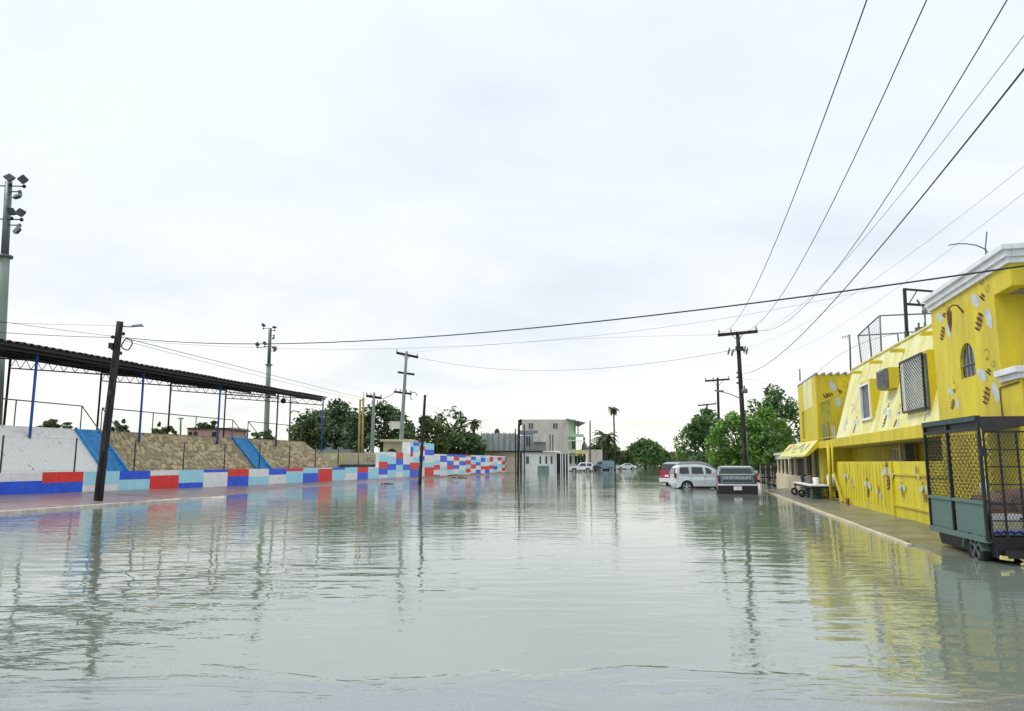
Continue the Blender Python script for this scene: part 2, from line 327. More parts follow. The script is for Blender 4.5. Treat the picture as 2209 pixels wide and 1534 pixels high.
# left sidewalk of slabs
sw = struct(sheet('left_sidewalk', LF, [8 + i * 4 for i in range(31)], -4.95, -.02, lambda Y: zout(Y) - .05, lambda Y: zin(Y) - .05, M['mortar']))
Y = 9.0
while Y < 70:
    Y2 = Y + 3.0; q = MB(); g = .02
    for (a, b) in ((-4.75, -2.45), (-2.42, -.03)):
        def zz(Yv, d): return zin(Yv) + (zout(Yv) - zin(Yv)) * (-d / 4.8)
        q = MB(); off = rnd.uniform(-.006, .006)
        q.box8([LF(Y + g, a, zz(Y + g, a) - .06), LF(Y2 - g, a, zz(Y2, a) - .06), LF(Y2 - g, b, zz(Y2, b) - .06), LF(Y + g, b, zz(Y, b) - .06),
                LF(Y + g, a, zz(Y + g, a) + off), LF(Y2 - g, a, zz(Y2, a) + off), LF(Y2 - g, b, zz(Y2, b) + off), LF(Y + g, b, zz(Y, b) + off)])
        q.build('paving_slab', M['pave'], sw)
    if Y < 36:
        q = MB(); q.box8([LF(Y + g, -4.98, -.4), LF(Y2 - g, -4.98, -.4), LF(Y2 - g, -4.78, -.4), LF(Y + g, -4.78, -.4),
                          LF(Y + g, -4.97, zout(Y) + .015), LF(Y2 - g, -4.97, zout(Y2) + .015), LF(Y2 - g, -4.78, zout(Y) + .02), LF(Y + g, -4.78, zout(Y2) + .02)])
        q.build('kerbstone', M['kerb'], sw, bevel=.012)
    Y = Y2
# debris floating at the edge
for px, py in ((380, 1072), (404, 1071), (470, 1064), (835, 1044), (1000, 1031), (985, 1030)):
    p = G(px, py, .01); q = MB()
    for k in range(5):
        q.ball(p + Vector((rnd.uniform(-.5, .5), rnd.uniform(-.3, .3), .02)), rnd.uniform(.05, .11), sc=(1.6, 1, .5), seg=6, rings=4)
    tag(q.build('floating_debris', M['rust']), 'small brown rubbish floating at the water edge by the left pavement', 'debris', 'floating rubbish along the pavement edge')
for k, (px, py) in enumerate(((953, 1027),)):
    p = G(975, 1029, 0); q = MB(); q.tube([p + Vector((-1.2, .1, .05)), p + Vector((-.2, 0, .18)), p + Vector((.5, .1, .25)), p + Vector((1.3, 0, .05))], [.03, .06, .05, .02], 6)
    tag(q.build('fallen_branch', M['bark']), 'dark fallen branch lying at the water edge beside the far mosaic wall', 'branch')

# right sidewalk
rs = struct(sheet('right_sidewalk', RF, [14.9, 16, 24, 32, 40, 44], -1.468, .02, lambda Y: (.03 if Y < 40 else -.02), lambda Y: .1, M['wetpave']))
Y = 14.3
i = 0
while Y < 40:
    Y2 = Y + 2.2; q = MB(); dz = rnd.uniform(-.012, .012)
    e = .02 if i not in (4,) else .12
    q.fbox(RF, Y + e, Y2 - .015, -1.56 + rnd.uniform(-.012, .012), -1.47, -.35, (.052 if Y < 38 else .03) + dz * .8); q.build('kerbstone', M['kerb_y'], rs, bevel=.015)
    Y = Y2; i += 1
q = MB(); q.box8([RF(10.5, -1.6, -.3), RF(15.0, -1.42, -.3), RF(14.9, .6, -.3), RF(10.5, .6, -.3), RF(10.5, -1.5, -.05), RF(14.88, -1.4, .045), RF(14.88, .6, .09), RF(10.5, .6, -.03)])
struct(q.build('driveway_apron', M['wetpave']))
q = MB(); q.box8([(0, 0, 0)] * 8) if False else None

# ================================================================== left painted wall
C = dict(w=M['white'], r=M['red'], b=M['blue'], l=M['ltblue'])
def Yl(px, d=0): return onL(px, 1005, d)[0]
wall = tag(bpy.data.objects.new('low_wall', None), 'long low stadium wall painted in red, white and blue blocks, under the stone bank', 'wall'); COL.objects.link(wall)
q = MB(); ZT = 1.19
YT0 = Yl(817); YT1 = Yl(1132)
q.fbox(LF, 8, YT0 - .01, .012, .30, -.5, ZT - .01); q.build('masonry', M['white'], wall)
seg = [(-500, -250, 'r', 'w', .5), (-250, -120, 'l', 'b', .4), (-120, 93, 'w', 'b', .41), (93, 181, 'r', 'b', .5), (181, 259, 'l', 'w', .66), (259, 325, 'b', 'l', .45), (325, 387, 'w', 'r', .28), (387, 440, 'l', 'b', .72),
       (440, 492, 'b', 'w', .16), (492, 537, 'r', 'b', .42), (537, 580, 'w', 'l', .5), (580, 618, 'b', 'w', .4), (618, 654, 'r', 'l', .2), (654, 687, 'l', 'b', .36),
       (687, 717, 'w', 'r', .08), (717, 744, 'b', 'l', .17), (744, 771, 'l', 'w', .45), (771, 794, 'r', 'b', .42), (794, 817, 'w', 'l', .1)]
def panel(Y0, Y1, z0, z1, c, par, d=0, th=.014):
    k = MB(); k.fbox(LF, Y0 + .004, Y1 - .004, d - th + rnd.uniform(-.003, .003), d + .006, z0, z1); k.build('painted_block', C[c], par)
for a, b, t, u, fr in seg:
    Ya, Yb = Yl(a), Yl(b); zb = zin(Ya) - .3; zvis = zin((Ya + Yb) / 2); zs = ZT - (ZT - zvis) * fr
    panel(Ya, Yb, zs + .004, ZT, t, wall); panel(Ya, Yb, zb, zs - .004, u, wall)
# taller mosaic wall further on
tw = tag(bpy.data.objects.new('mosaic_wall', None), 'taller far wall covered in small red, white and blue squares, with a raised gate pier', 'wall'); COL.objects.link(tw)
ZH = onL(1000, 981, 0)[1]
q = MB(); q.fbox(LF, YT0 + .01, Yl(884), .012, .30, -.5, ZH - .02); q.fbox(LF, Yl(935) + .01, YT1, .012, .3, -.5, ZH - .02)
ZP = onL(905, 955, 0)[1]; q.fbox(LF, Yl(884) + .01, Yl(935), -.03, .8, -.5, ZP); q.build('masonry', M['white'], tw)
cols = 'wlbwrlwbwllbwwrlbl'
rows = {  # colour columns read from the picture, top row first
    0: 'wlrb', 1: 'wlbl', 2: 'rblw', 3: 'wwbl', 4: 'lrwlrb'}
Yc = YT0; n = 0; patt = ['lwrbw', 'wlbl', 'wllbl', 'rblw', 'wwblw', 'wlrbw']
pier0, pier1 = Yl(884), Yl(935)
prev = None
rr = random.Random(21)
def col_px(pa, pb, cells, dd=0, top=None):
    Ya_, Yb__ = Yl(pa), Yl(pb); pm = (pa + pb) / 2
    for (y0_, y1_, c) in cells: panel(Ya_, Yb__, -.2 if y0_ > 1021 else onL(pm, y0_, 0)[1], top if (top and y1_ < 980 and y1_ == min(x[1] for x in cells)) else onL(pm, y1_, 0)[1], c, tw, dd)
col_px(817, 836, [(1031, 1024, 'w'), (1024, 1010, 'b'), (1010, 996, 'r'), (996, 981, 'l'), (981, 975, 'w')])
col_px(836, 854, [(1029, 1014, 'l'), (1014, 1001, 'b'), (1001, 985, 'l'), (985, 975, 'w')])
col_px(854, 869, [(1029, 1018, 'w'), (1018, 1003, 'l'), (1003, 990, 'b'), (990, 976, 'r')])
col_px(869, 884, [(1028, 1014, 'l'), (1014, 1002, 'b'), (1002, 980, 'w')])
col_px(884, 890, [(1026, 1012, 'b'), (1012, 998, 'r'), (998, 985, 'w'), (985, 976, 'r'), (976, 964, 'b'), (964, 955, 'l')], -.035, ZP)
col_px(890, 903, [(1026, 1012, 'b'), (1012, 998, 'r'), (998, 986, 'l'), (986, 975, 'w'), (975, 962, 'l'), (962, 955, 'b')], -.035, ZP)
col_px(903, 915, [(1026, 1008, 'w'), (1008, 994, 'l'), (994, 984, 'b'), (984, 972, 'w'), (972, 962, 'r'), (962, 955, 'l')], -.035, ZP)
col_px(915, 935, [(1026, 1019, 'r'), (1019, 1008, 'r'), (1008, 998, 'l'), (998, 982, 'w'), (982, 970, 'b'), (970, 955, 'l')], -.035, ZP)
Yc = Yl(935)
while Yc < YT1 - .5:
    Ye = min(Yc + 2.3 * rr.uniform(.85, 1.1), YT1); z = -.2; hgt = .30 + .25 * rr.random(); top = ZH - (.0 if rr.random() < .6 else .18)
    while z < top - .05:
        z2 = min(z + hgt, top)
        if top - z2 < .2: z2 = top
        c = rr.choice([k for k in 'wwwllrbbwwrlb' if k != prev]); prev = c
        panel(Yc, Ye, z, z2, c, tw, 0); z = z2; hgt = .42 + .12 * rr.random()
    Yc = Ye
# chain link posts standing on the low wall
fen = thing('chain_link_fence', 'thin chain link fence with dark green posts standing along the low painted wall', 'fence', LF(30, .15, ZT))
ZF = onL(163, 945, .15)[1]
Y = onL(163, 980, .15)[0] - 4 * 3.5; k = 0
while Y < YT0 - .5:
    q = MB(); q.tube([LF(Y, .15, ZT - .03), LF(Y, .15, ZF)], .034, 8); q.build('post', M['dkgreen'], fen, True); Y += 3.5
q = MB()
for zz_ in (ZT + .06, ZF - .05): q.tube([LF(12, .15, zz_), LF(YT0 - 1, .15, zz_)], .004, 3)
s_ = .22; yy = 20.0
while yy < YT0 - 1:
    hgt = ZF - ZT - .1
    q.bar(LF(yy, .15, ZT + .05), LF(yy + hgt, .15, ZF - .05), .0014); q.bar(LF(yy, .152, ZF - .05), LF(yy + hgt, .152, ZT + .05), .0014); yy += s_
stuff(q.build('wire_mesh', M['galv'], fen))

# ================================================================== stone bank with stairs
DB0, DB1 = .42, 2.6; ZB0 = .75; ZB1 = onL(300, 933, DB1)[1]
bottoms = lambda px: onL(px, 1010, DB0)[0]
S1a, S1b = bottoms(236), bottoms(286); S2a, S2b = bottoms(560), bottoms(592)
YE0, YE1 = onL(738, 1003, DB0)[0], onL(655, 950, DB1)[0]
def slope(Y, v, up=0):  # v 0..1 up the slope
    d = DB0 + (DB1 - DB0) * v; z = ZB0 + (ZB1 - ZB0) * v
    return LF(Y, d - up * .7, z + up * .7)
def bank(name, label, Ya, Yb, Yb_top, mt, rough_):
    t = thing(name, label, 'embankment', LF((Ya + Yb) / 2, DB0, .3), 'banks of the stadium stand')
    q = MB(); nu = max(2, int((Yb - Ya) / (.25 if rough_ else 1.5))); nv = 14 if rough_ else 2
    for i in range(nu + 1):
        for j in range(nv + 1):
            v = j / nv; Yx = Ya + (Yb + (Yb_top - Yb) * v - Ya) * i / nu
            up = rnd.uniform(-.045, .045) if rough_ and 0 < j < nv and 0 < i < nu else 0
            q.v.append(tuple(slope(Yx, v, up)))
    for i in range(nu):
        for j in range(nv):
            a = i * (nv + 1) + j; q.f.append((a, a + nv + 1, a + nv + 2, a + 1)); q.m.append(0)
    # body behind the face
    A = [slope(Ya, 0), slope(Yb, 0), slope(Yb_top, 1), slope(Ya, 1)]
    q.add([LF(Ya, DB0, -.1), LF(Yb, DB0, -.1), A[0], A[1]], [(0, 1, 3, 2)])
    q.add([A[3], A[2], LF(Yb_top, 11.6, ZB1), LF(Ya, 11.6, ZB1), LF(Ya, 13, -.1), LF(Yb, 13, -.1)], [(0, 1, 2, 3), (3, 2, 5, 4)])
    q.add([LF(Yb, DB0, -.1), A[1], A[2], LF(Yb_top, 11.6, ZB1), LF(Yb, 13, -.1)], [(0, 1, 2, 3, 4)])
    q.build('slope_face' , mt, t); return t
bank('white_bank', 'whitewashed rough stone bank at the far left behind the low wall', 8, S1a, S1a, M['limewash'], True)
for a in ():
    pass
cnt = 0
def stones(t, Ya, Yb, Yb_top, w0):
    rows_ = 10; made = 0; extra = MB(); cells = []
    for j in range(rows_):
        v0, v1 = j / rows_, (j + 1) / rows_
        Yend = Yb + (Yb_top - Yb) * (v0 + v1) / 2; Yx = Ya + .03
        while Yx < Yend - .1:
            wd = w0 * rnd.uniform(.7, 1.4); Y2 = min(Yx + wd, Yend); cells.append((Yx, Y2, v0, v1)); Yx = Y2
    cells.sort(key=lambda c: c[0])
    for (Yx, Y2, v0, v1) in cells:
        cy, cv = (Yx + Y2) / 2, min(.93, max(.05, (v0 + v1) / 2 + rnd.uniform(-.035, .035))); hy, hv = (Y2 - Yx) / 2 * rnd.uniform(.8, 1.05), (v1 - v0) / 2 * rnd.uniform(.7, 1.2)
        n = 7; ph = rnd.uniform(0, 6.28); ring = []; sk = rnd.uniform(-.7, .7)
        for k in range(n):
            a = ph + 2 * math.pi * k / n; ca, sa = math.cos(a), math.sin(a); f = 1 / max(abs(ca), abs(sa)); f = min(f, 1.22) * rnd.uniform(.9, 1.05)
            ring.append((ca * f + sk * sa * f, sa * f))
        h = rnd.uniform(.015, .045); tl = rnd.uniform(-.03, .03)
        base = [slope(cy + x * hy, min(1, max(0, cv + y * hv)), .0) for x, y in ring]
        top = [slope(cy + x * hy * .82, min(1.0, max(0, cv + y * hv * .82)), h + tl * x) for x, y in ring]
        vs_ = base + top + [slope(cy, cv, h * 1.25)]
        fs_ = [(k, (k + 1) % n, n + (k + 1) % n, n + k) for k in range(n)] + [(n + k, n + (k + 1) % n, 2 * n) for k in range(n)]
        if made < 290:
            s = MB(); s.add(vs_, fs_); s.build('stone', M['stone'], t); made += 1
        else: extra.add(vs_, fs_)
    if extra.v: stuff(extra.build('stone_remainder', M['stone'], t))
b1 = bank('stone_bank', 'tan stone bank between the two blue stairways', S1b, S2a, S2a, M['mortar'], False); stones(b1, S1b, S2a, S2a, .34)
b2 = bank('stone_bank', 'tan stone bank beyond the second blue stairway, ending in a low slope', S2b, YE0, YE1, M['mortar'], False); stones(b2, S2b, YE0, YE1, .38)
def stair(Ya, Yb, lab):
    t = thing('stairway', lab, 'stairs', LF(Ya, DB0, .5), 'blue stairways up the stand'); n = 14
    for k in range(n):
        q = MB(); v = k / n; d0 = DB0 + (DB1 - DB0) * v; z1 = ZB0 + (ZB1 - ZB0) * (k + 1) / n
        q.fbox(LF, Ya + .12, Yb - .12, d0 - .02, d0 + .34, z1 - .34, z1); q.build('step', M['sky_blue'], t)
    for Yv in (Ya, Yb - .12):
        q = MB(); q.box8([slope(Yv, 0) + Vector((0, 0, -.3)), slope(Yv + .12, 0) + Vector((0, 0, -.3)), slope(Yv + .12, 1) + Vector((0, 0, -.3)), slope(Yv, 1) + Vector((0, 0, -.3)),
                          slope(Yv, 0, .2), slope(Yv + .12, 0, .2), slope(Yv + .12, 1, .12), slope(Yv, 1, .12)]); q.build('side_kerb', M['sky_blue'], t)
    q = MB(); q.fbox(LF, Ya + .13, Yb - .13, DB0 + .36, 12.9, -.1, ZB0 + .1); q.fbox(LF, Ya + .13, Yb - .13, DB1 + .31, 11.5, ZB0 + .11, ZB1 - .01); q.build('landing', M['sky_blue'], t)
    return t
stair(S1a, S1b, 'wide blue stairway beside the whitewashed bank, nearest the leaning pole')
stair(S2a, S2b, 'second blue stairway further along, between the two tan stone banks')
# railings on top of the bank
ZR = onL(155, 874, DB1 + .1)[1]
def railing(Ya, Yb, lab, slopeend=None, slopestart=None):
    t = thing('railing', lab, 'railing', LF(Ya, DB1 + .1, ZB1), 'pipe railings along the top of the stand')
    q = MB(); q.tube([LF(Ya, DB1 + .1, ZR), LF(Yb, DB1 + .1, ZR)], .03, 6); q.build('top_rail', M['galv'], t, True)
    n = max(1, round((Yb - Ya) / 3.6))
    for k in range(n + 1):
        Yv = Ya + (Yb - Ya) * k / n; q = MB(); q.tube([LF(Yv, DB1 + .1, ZB1 - .1), LF(Yv, DB1 + .1, ZR)], .028, 6); q.build('post', M['galv'], t, True)
    for Yv in (slopeend, slopestart):
        if Yv is not None:
            q = MB(); q.tube([LF(Yv, DB1 + .1, ZR), LF(Yv, 1.25, onL(215, 955, 1.25)[1] if False else ZB1 - .45)], .026, 6); q.build('handrail', M['galv'], t, True)
railing(14, S1a + .5, 'pipe railing above the whitewashed bank', slopeend=S1a + .5)
railing(S1b + .3, S2a + .3, 'long pipe railing above the first tan stone bank', slopeend=S2a + .3, slopestart=S1b + .3)
railing(S2b + .3, YE1 - .3, 'pipe railing above the last tan stone bank', slopestart=S2b + .3)

# ================================================================== stand roof
DP, DK = 2.15, 10.9
Yb_ = [onL(p, 900, DP)[0] for p in (68, 305, 470, 599, 696)]; step = (Yb_[-1] - Yb_[0]) / 4
Yb_ = [Yb_[0] + step * k for k in range(-2, 5)]
zfront = onL(0, 731, 1.6)[1]; zpost = onL(305, 801, DP)[1]; zback = zfront + 1.0
rf = thing('stand_roof', 'long dark corrugated roof over the stadium stand on slim steel posts', 'roof', LF(Yb_[3], DP, ZB1))
def zr(d): return zfront + (d - 1.6) / (DK + .8 - 1.6) * (zback - zfront)
YR0, YR1 = 8, onL(706, 858, 1.6)[0]
# corrugated sheets, one per bay
q = MB(); 
sheetY = YR0; k = 0
while sheetY < YR1 - .1:
    e = min(sheetY + step / 2, YR1); q = MB(); nn_ = int((e - sheetY) / .09); dl = rnd.uniform(-.02, .02)
    for i in range(nn_ + 1):
        Yv = sheetY + (e - sheetY + .05) * i / nn_; o = .045 * math.sin(i * math.pi / 2 + .6)
        q.v += [tuple(LF(Yv, 1.55, zr(1.55) + o + dl)), tuple(LF(Yv, DK + .8, zr(DK + .8) + o + dl)), tuple(LF(Yv, 1.55, zr(1.55) + o + dl - .02)), tuple(LF(Yv, DK + .8, zr(DK + .8) + o + dl - .02))]
    for i in range(nn_):
        a = 4 * i; b = a + 4
        for f in ((a, b, b + 1, a + 1), (a + 2, a + 3, b + 3, b + 2), (a, a + 2, b + 2, b), (a + 1, b + 1, b + 3, a + 3)): q.f.append(f); q.m.append(0)
    q.build('corrugated_sheet', M['roofdk'], rf, False); sheetY = e
for d in (1.75, 3.9, 6.1, 8.3, 10.5):   # purlins
    q = MB(); q.bar(LF(YR0, d, zr(d) - .14), LF(YR1 - .05, d, zr(d) - .14), .08, .14); q.build('purlin', M['black'], rf)
q = MB(); q.bar(LF(YR0, DP - .1, zr(DP) - .28), LF(YR1 - .1, DP - .1, zr(DP) - .28), .12, .16); q.build('front_beam', M['black'], rf)
for Yv in Yb_:
    q = MB(); q.tube([LF(Yv, DP, ZB1 - .75), LF(Yv, DP, zr(DP) - .2)], .06, 8); q.build('front_post', M['postblue'], rf, True)
    q = MB(); q.tube([LF(Yv, DK, ZB1 - .2), LF(Yv, DK, zr(DK) - .2)], .065, 8); q.build('back_post', M['black'], rf, True)
    q = MB(); n = 12; c0, c1 = LF(Yv, DP, zr(DP) - .62), LF(Yv, DK, zr(DK) - .75)
    t0, t1 = LF(Yv, DP, zr(DP) - .23), LF(Yv, DK, zr(DK) - .23)
    q.bar(c0, c1, .07); q.bar(t0, t1, .07)
    for i in range(n):
        a, b = i / n, (i + 1) / n
        q.bar(c0.lerp(c1, a), t0.lerp(t1, (a + b) / 2), .028); q.bar(t0.lerp(t1, (a + b) / 2), c0.lerp(c1, b), .028)
    q.build('truss', M['black'], rf)
q = MB(); Yv = onL(612, 853, DP)[0]; q.ball(LF(Yv, DP, zr(DP) - .75), .2, seg=10, rings=6); q.bar(LF(Yv, DP, zr(DP) - .6), LF(Yv, DP, zr(DP) - .3), .04); q.build('loudspeaker', M['black'], rf, True)

# ================================================================== poles and masts
def leanpole(name, label, cat, base, top, r0, r1, mt, group=None, n=12):
    t = thing(name, label, cat, base, group); q = MB(); k = 8
    q.tube([Vector(base).lerp(top, i / k) + Vector((0, 0, -.5 if i == 0 else 0)) for i in range(k + 1)], [r0 + (r1 - r0) * i / k for i in range(k + 1)], n)
    q.build('pole', mt, t, True); return t
# near leaning wooden lamp post
Bp = G(211, 1082, .1); Tp = D(259, 694, Bp.y)
lp = leanpole('utility_pole', 'dark rough wooden pole leaning on the left pavement, with street lamp and cable coil', 'utility pole', Bp, Tp, .165, .125, M['wood'])
q = MB(); a = D(262, 704, Bp.y); b = D(296, 704, Bp.y); q.tube([a, D(282, 705, Bp.y), b], .025, 6); q.build('lamp_arm', M['galv'], lp, True)
q = MB(); c = D(299, 703, Bp.y); q.box8([c + Vector(v) for v in ((-.28, -.09, -.02), (.2, -.09, -.03), (.2, .09, -.03), (-.28, .09, -.02), (-.22, -.05, .04), (.1, -.05, .08), (.1, .05, .08), (-.22, .05, .04))])
q.build('lamp_head', M['galv'], lp, bevel=.02)
q = MB(); c = D(274, 743, Bp.y); q.tube([c + Vector((math.cos(a_) * .20, .05 * math.sin(3 * a_), math.sin(a_) * .22)) for a_ in [k * math.pi / 12 for k in range(25)]], .025, 6); q.build('cable_coil', M['wire'], lp, True)
q = MB()
for px, py in ((243, 727), (266, 720), (238, 745), (243, 752), (260, 762)):
    q.ball(D(px, py, Bp.y - .12), .075, seg=8, rings=5); q.bar(D(px, py, Bp.y - .12), D(253, py + 2, Bp.y - .1), .04)
q.box(D(240, 746, Bp.y - .16), (.16, .14, .22)); q.build('line_fittings', M['black'], lp)
q = MB(); q.tube([D(216, 1075, Bp.y - .16), D(232, 950, Bp.y - .15), D(247, 800, Bp.y - .14)], .015, 5); q.build('ground_wire', M['black'], lp)

# right roadside pole with crossarm
PY = 50.0
B1 = D(1609, 1000, PY); B1.z = -.2; T1 = D(1591, 716, PY)
p1 = leanpole('utility_pole', 'tall dark power pole behind the pickup, with wide crossarm and a street lamp', 'utility pole', B1, T1, .19, .13, M['wood'])
def crossarm(par, A, B, w=.13, pins=(.03, .33, .97), mt='wood'):
    q = MB(); q.bar(A, B, w, w * 1.2); q.build('crossarm', M[mt], par)
    for f in pins:
        p = A.lerp(B, f); q = MB(); q.tube([p, p + Vector((0, 0, .12)), p + Vector((0, 0, .18)), p + Vector((0, 0, .32)), p + Vector((0, 0, .38))], [.02, .02, .07, .05, .01], 8); q.build('insulator', M['conc'], par, True)
cA, cB = D(1549, 723, PY), D(1634, 715, PY - .1); crossarm(p1, cA, cB, .17)
q = MB(); q.bar(D(1578, 722, PY), D(1591, 735, PY - .1), .04); q.bar(D(1603, 719, PY), D(1594, 735, PY - .1), .04); q.build('arm_brace', M['galv'], p1)
for (cx, cy) in ((1572, 757), (1580, 760), (1606, 753), (1611, 757)):
    q = MB(); c = D(cx, cy, PY - .3); q.tube([c + Vector((-.05, 0, -.25)), c + Vector((0, 0, 0)), c + Vector((.08, 0, .22))], [.05, .08, .04], 7); q.bar(c, D(1596, 752, PY - .2), .035); q.build('fuse_cutout', M['galv'], p1, True)
q = MB(); q.box(D(1595, 752, PY - .25), (.5, .2, .3)); q.build('bracket', M['black'], p1)
q = MB(); a = D(1600, 861, PY - .2); q.tube([a, D(1580, 852, PY - .6), D(1560, 846, PY - 1.2)], .03, 6); q.build('lamp_arm', M['galv'], p1, True)
q = MB(); a = D(1552, 843, PY - 1.3); q.box8([a + Vector(v) for v in ((-.35, -.12, -.02), (.3, -.12, -.12), (.3, .12, -.12), (-.35, .12, -.02), (-.3, -.06, .05), (.25, -.06, .04), (.25, .06, .04), (-.3, .06, .05))]); q.build('lamp_head', M['galv'], p1, bevel=.02)
q = MB(); c = D(1606, 841, PY - .3); q.tube([c - Vector((0, 0, .22)), c + Vector((0, 0, .05)), c + Vector((0, 0, .12)), c + Vector((0, 0, .3))], [.2, .2, .06, .04], 10); q.build('meter_can', M['galv'], p1, True)
q = MB()
for py in (804, 814, 826): q.ball(D(1591, py, PY - .2), .09, seg=7, rings=5)
q.build('spool_insulator', M['galv'], p1, True)
q = MB(); q.tube([D(1611, 930, PY - .25), D(1612, 970, PY - .25), D(1614, 1000, PY - .25)], .03, 6); q.build('riser_pipe', M['galv'], p1, True)
for (px, ptop, Yp, base, pyc, xa, xb, lab) in ((1548, 815, 76, 1552, 820, 1521, 1574, 'second power pole on the right, rising above the street trees behind the first'), (1525, 871, 106, 1528, 873, 1506, 1545, 'third and smallest power pole on the right, barely above the trees')):
    Bq = D(base, 990, Yp); Bq.z = 0; Tq = D(px, ptop, Yp)
    p = leanpole('utility_pole', lab, 'utility pole', Bq, Tq, .17, .12, M['wood']); crossarm(p, D(xa, pyc + 2, Yp), D(xb, pyc - 2, Yp), .15)
    if Yp > 100: crossarm(p, D(xa + 1, pyc + 14, Yp), D(xb - 1, pyc + 12, Yp), .12, ())
    else:
        q = MB(); q.bar(D(px - 12, pyc, Yp), D(px, pyc + 14, Yp - .1), .04); q.bar(D(px + 12, pyc, Yp), D(px + 1, pyc + 14, Yp - .1), .04); q.build('arm_brace', M['galv'], p)
# concrete power pole with three crossarms, and its neighbour
Bq = D(862, 985, 76); Bq.z = .3
p3 = leanpole('power_pole', 'tall grey concrete power pole with three crossarms beside the cream building', 'power pole', Bq, D(877, 758, 76), .26, .13, M['conc'])
crossarm(p3, D(855, 761, 76), D(902, 771, 76), .2, (.02, .5, .95)); crossarm(p3, D(858, 803, 76), D(894, 808, 76), .17, ()); crossarm(p3, D(850, 845, 76), D(888, 850, 76), .17, (.1, .35, .7, .95))
q = MB(); q.bar(D(869, 765, 76), D(876, 777, 76), .05); q.bar(D(884, 768, 76), D(877, 777, 76), .05); q.build('arm_brace', M['galv'], p3)
q = MB()
q.tube([D(892, 848, 76) + Vector((math.cos(k * .5) * .35, 0, math.sin(k * .5) * .4 - .3)) for k in range(10)], .04, 6); q.build('cable_loop', M['wire'], p3)
Bq = D(802, 985, 72); Bq.z = .3
p4 = leanpole('power_pole', 'shorter grey concrete pole with one crossarm next to the yellow goal-like pipes', 'power pole', Bq, D(807, 847, 72), .24, .12, M['conc'])
crossarm(p4, D(790, 854, 72), D(823, 859, 72), .2, (.03, .3, .97))
# yellow steel pipes
t = thing('pipe_mast', 'pair of slim ochre steel pipes joined at the top beside the shorter concrete pole', 'mast', D(780, 1000, 70))
for px in (777, 784):
    q = MB(); a = D(px, 862 if px == 777 else 858, 70); b = D(px - 3, 985, 70); b.z = .3; q.tube([b, a], .1, 8); q.build('pipe', mat('ochre_paint_%d' % px, (.42, .30, .10), .7, .2, 4), t, True)
q = MB(); q.bar(D(777, 864, 70), D(784, 862, 70), .1); q.tube([D(784, 862, 70), D(785, 845, 70)], .03, 6); q.build('top_link', M['galv'], t)
# thin pole in the water, left centre and far centre
Bq = G(905, 1046, 0); Bq.z = -.3
leanpole('wooden_post', 'slim dark wooden pole standing in the water in front of the mosaic wall', 'pole', Bq, D(917, 852, G(905, 1046).y), .13, .09, M['wood'], n=8)
Bq = G(1117, 1026, 0); Bq.z = -.3; YQ = Bq.y
p5 = leanpole('wooden_post', 'dark pole standing at the end of the mosaic wall, in front of the grey buildings', 'pole', Bq, D(1120, 906, YQ), .17, .14, M['wood'], n=8)
q = MB()
for dz in (0, .4): q.ball(D(1123, 908 + dz * 15, YQ - .1), .22, seg=7, rings=5)
q.build('line_fittings', M['wood'], p5)
for px, pt, Yp, lab in ((1112, 925, 96, 'short thin pole left of the dark pole by the grey walls'), (1131, 915, 98, 'thin pole just right of the dark pole by the grey walls')):
    Bq = D(px, 1000, Yp); Bq.z = 0; leanpole('wooden_post', lab, 'pole', Bq, D(px, pt, Yp), .09, .08, M['wood'], n=6)
Bq = D(1273, 1000, 140); Bq.z = 0; leanpole('street_pole', 'slim rusty pole standing right of the green balconies', 'pole', Bq, D(1273, 907, 140), .16, .13, M['rust'], n=6)
t = leanpole('street_pole', 'dark pole with a transformer in front of the green balconies', 'pole', Vector((D(1260, 1000, 138).x, 138, 0)), D(1260, 943, 138), .2, .18, M['wood'], n=6)
q = MB(); c = D(1261, 965, 137.8); q.tube([c - Vector((0, 0, 1)), c + Vector((0, 0, .2)), c + Vector((0, 0, .9))], [.5, .55, .2], 8); q.build('transformer', M['slate'], t, True)
# floodlight masts
def floodmast(lab, px_top, py_top, px_b, py_b, Y, sc, arms):
    Tq = D(px_top, py_top, Y); dirn = (D(px_b, py_b, Y) - Tq); Bq = Tq + dirn * ((Tq.z - .3) / -dirn.z)
    t = thing('floodlight_mast', lab, 'floodlight', Bq, 'floodlight masts round the stadium')
    q = MB(); n = 6; q.tube([Bq.lerp(Tq, i / n * .74) for i in range(n + 1)], [.36 - .08 * i / n for i in range(n + 1)], 10); q.build('pole', M['conc'], t, True)
    q = MB(); q.tube([Bq.lerp(Tq, .72), Bq.lerp(Tq, 1)], [.22, .2], 10); q.tube([Bq.lerp(Tq, .738), Bq.lerp(Tq, .745)], .45, 10); q.build('upper_pole', M['galv'], t, True)
    for (f, x, tilt) in arms:
        base = Bq.lerp(Tq, f); tip = base + Vector((x, -.3, -.12 * abs(x)))
        q = MB(); q.tube([base, tip], .04, 6); q.build('lamp_arm', M['galv'], t, True)
        c = tip + Vector((0, -.1, .35 * tilt)); Mx = Matrix.Rotation(R(30 * tilt + 25 * math.sin(x * 7 + f * 20)), 3, 'Y') @ Matrix.Rotation(R(50 + 30 * math.cos(x * 5)), 3, 'X')
        q = MB(); q.box8([c + Mx @ Vector(v) for v in ((-.16, -.14, -.1), (.16, -.14, -.1), (.16, .14, -.1), (-.16, .14, -.1), (-.27, -.24, .12), (.27, -.24, .12), (.27, .24, .12), (-.27, .24, .12))]); q.ball(tip, .12, seg=7, rings=5)
        q.build('floodlight', M['black'] if tilt > 0 else M['galv'], t, bevel=.03)
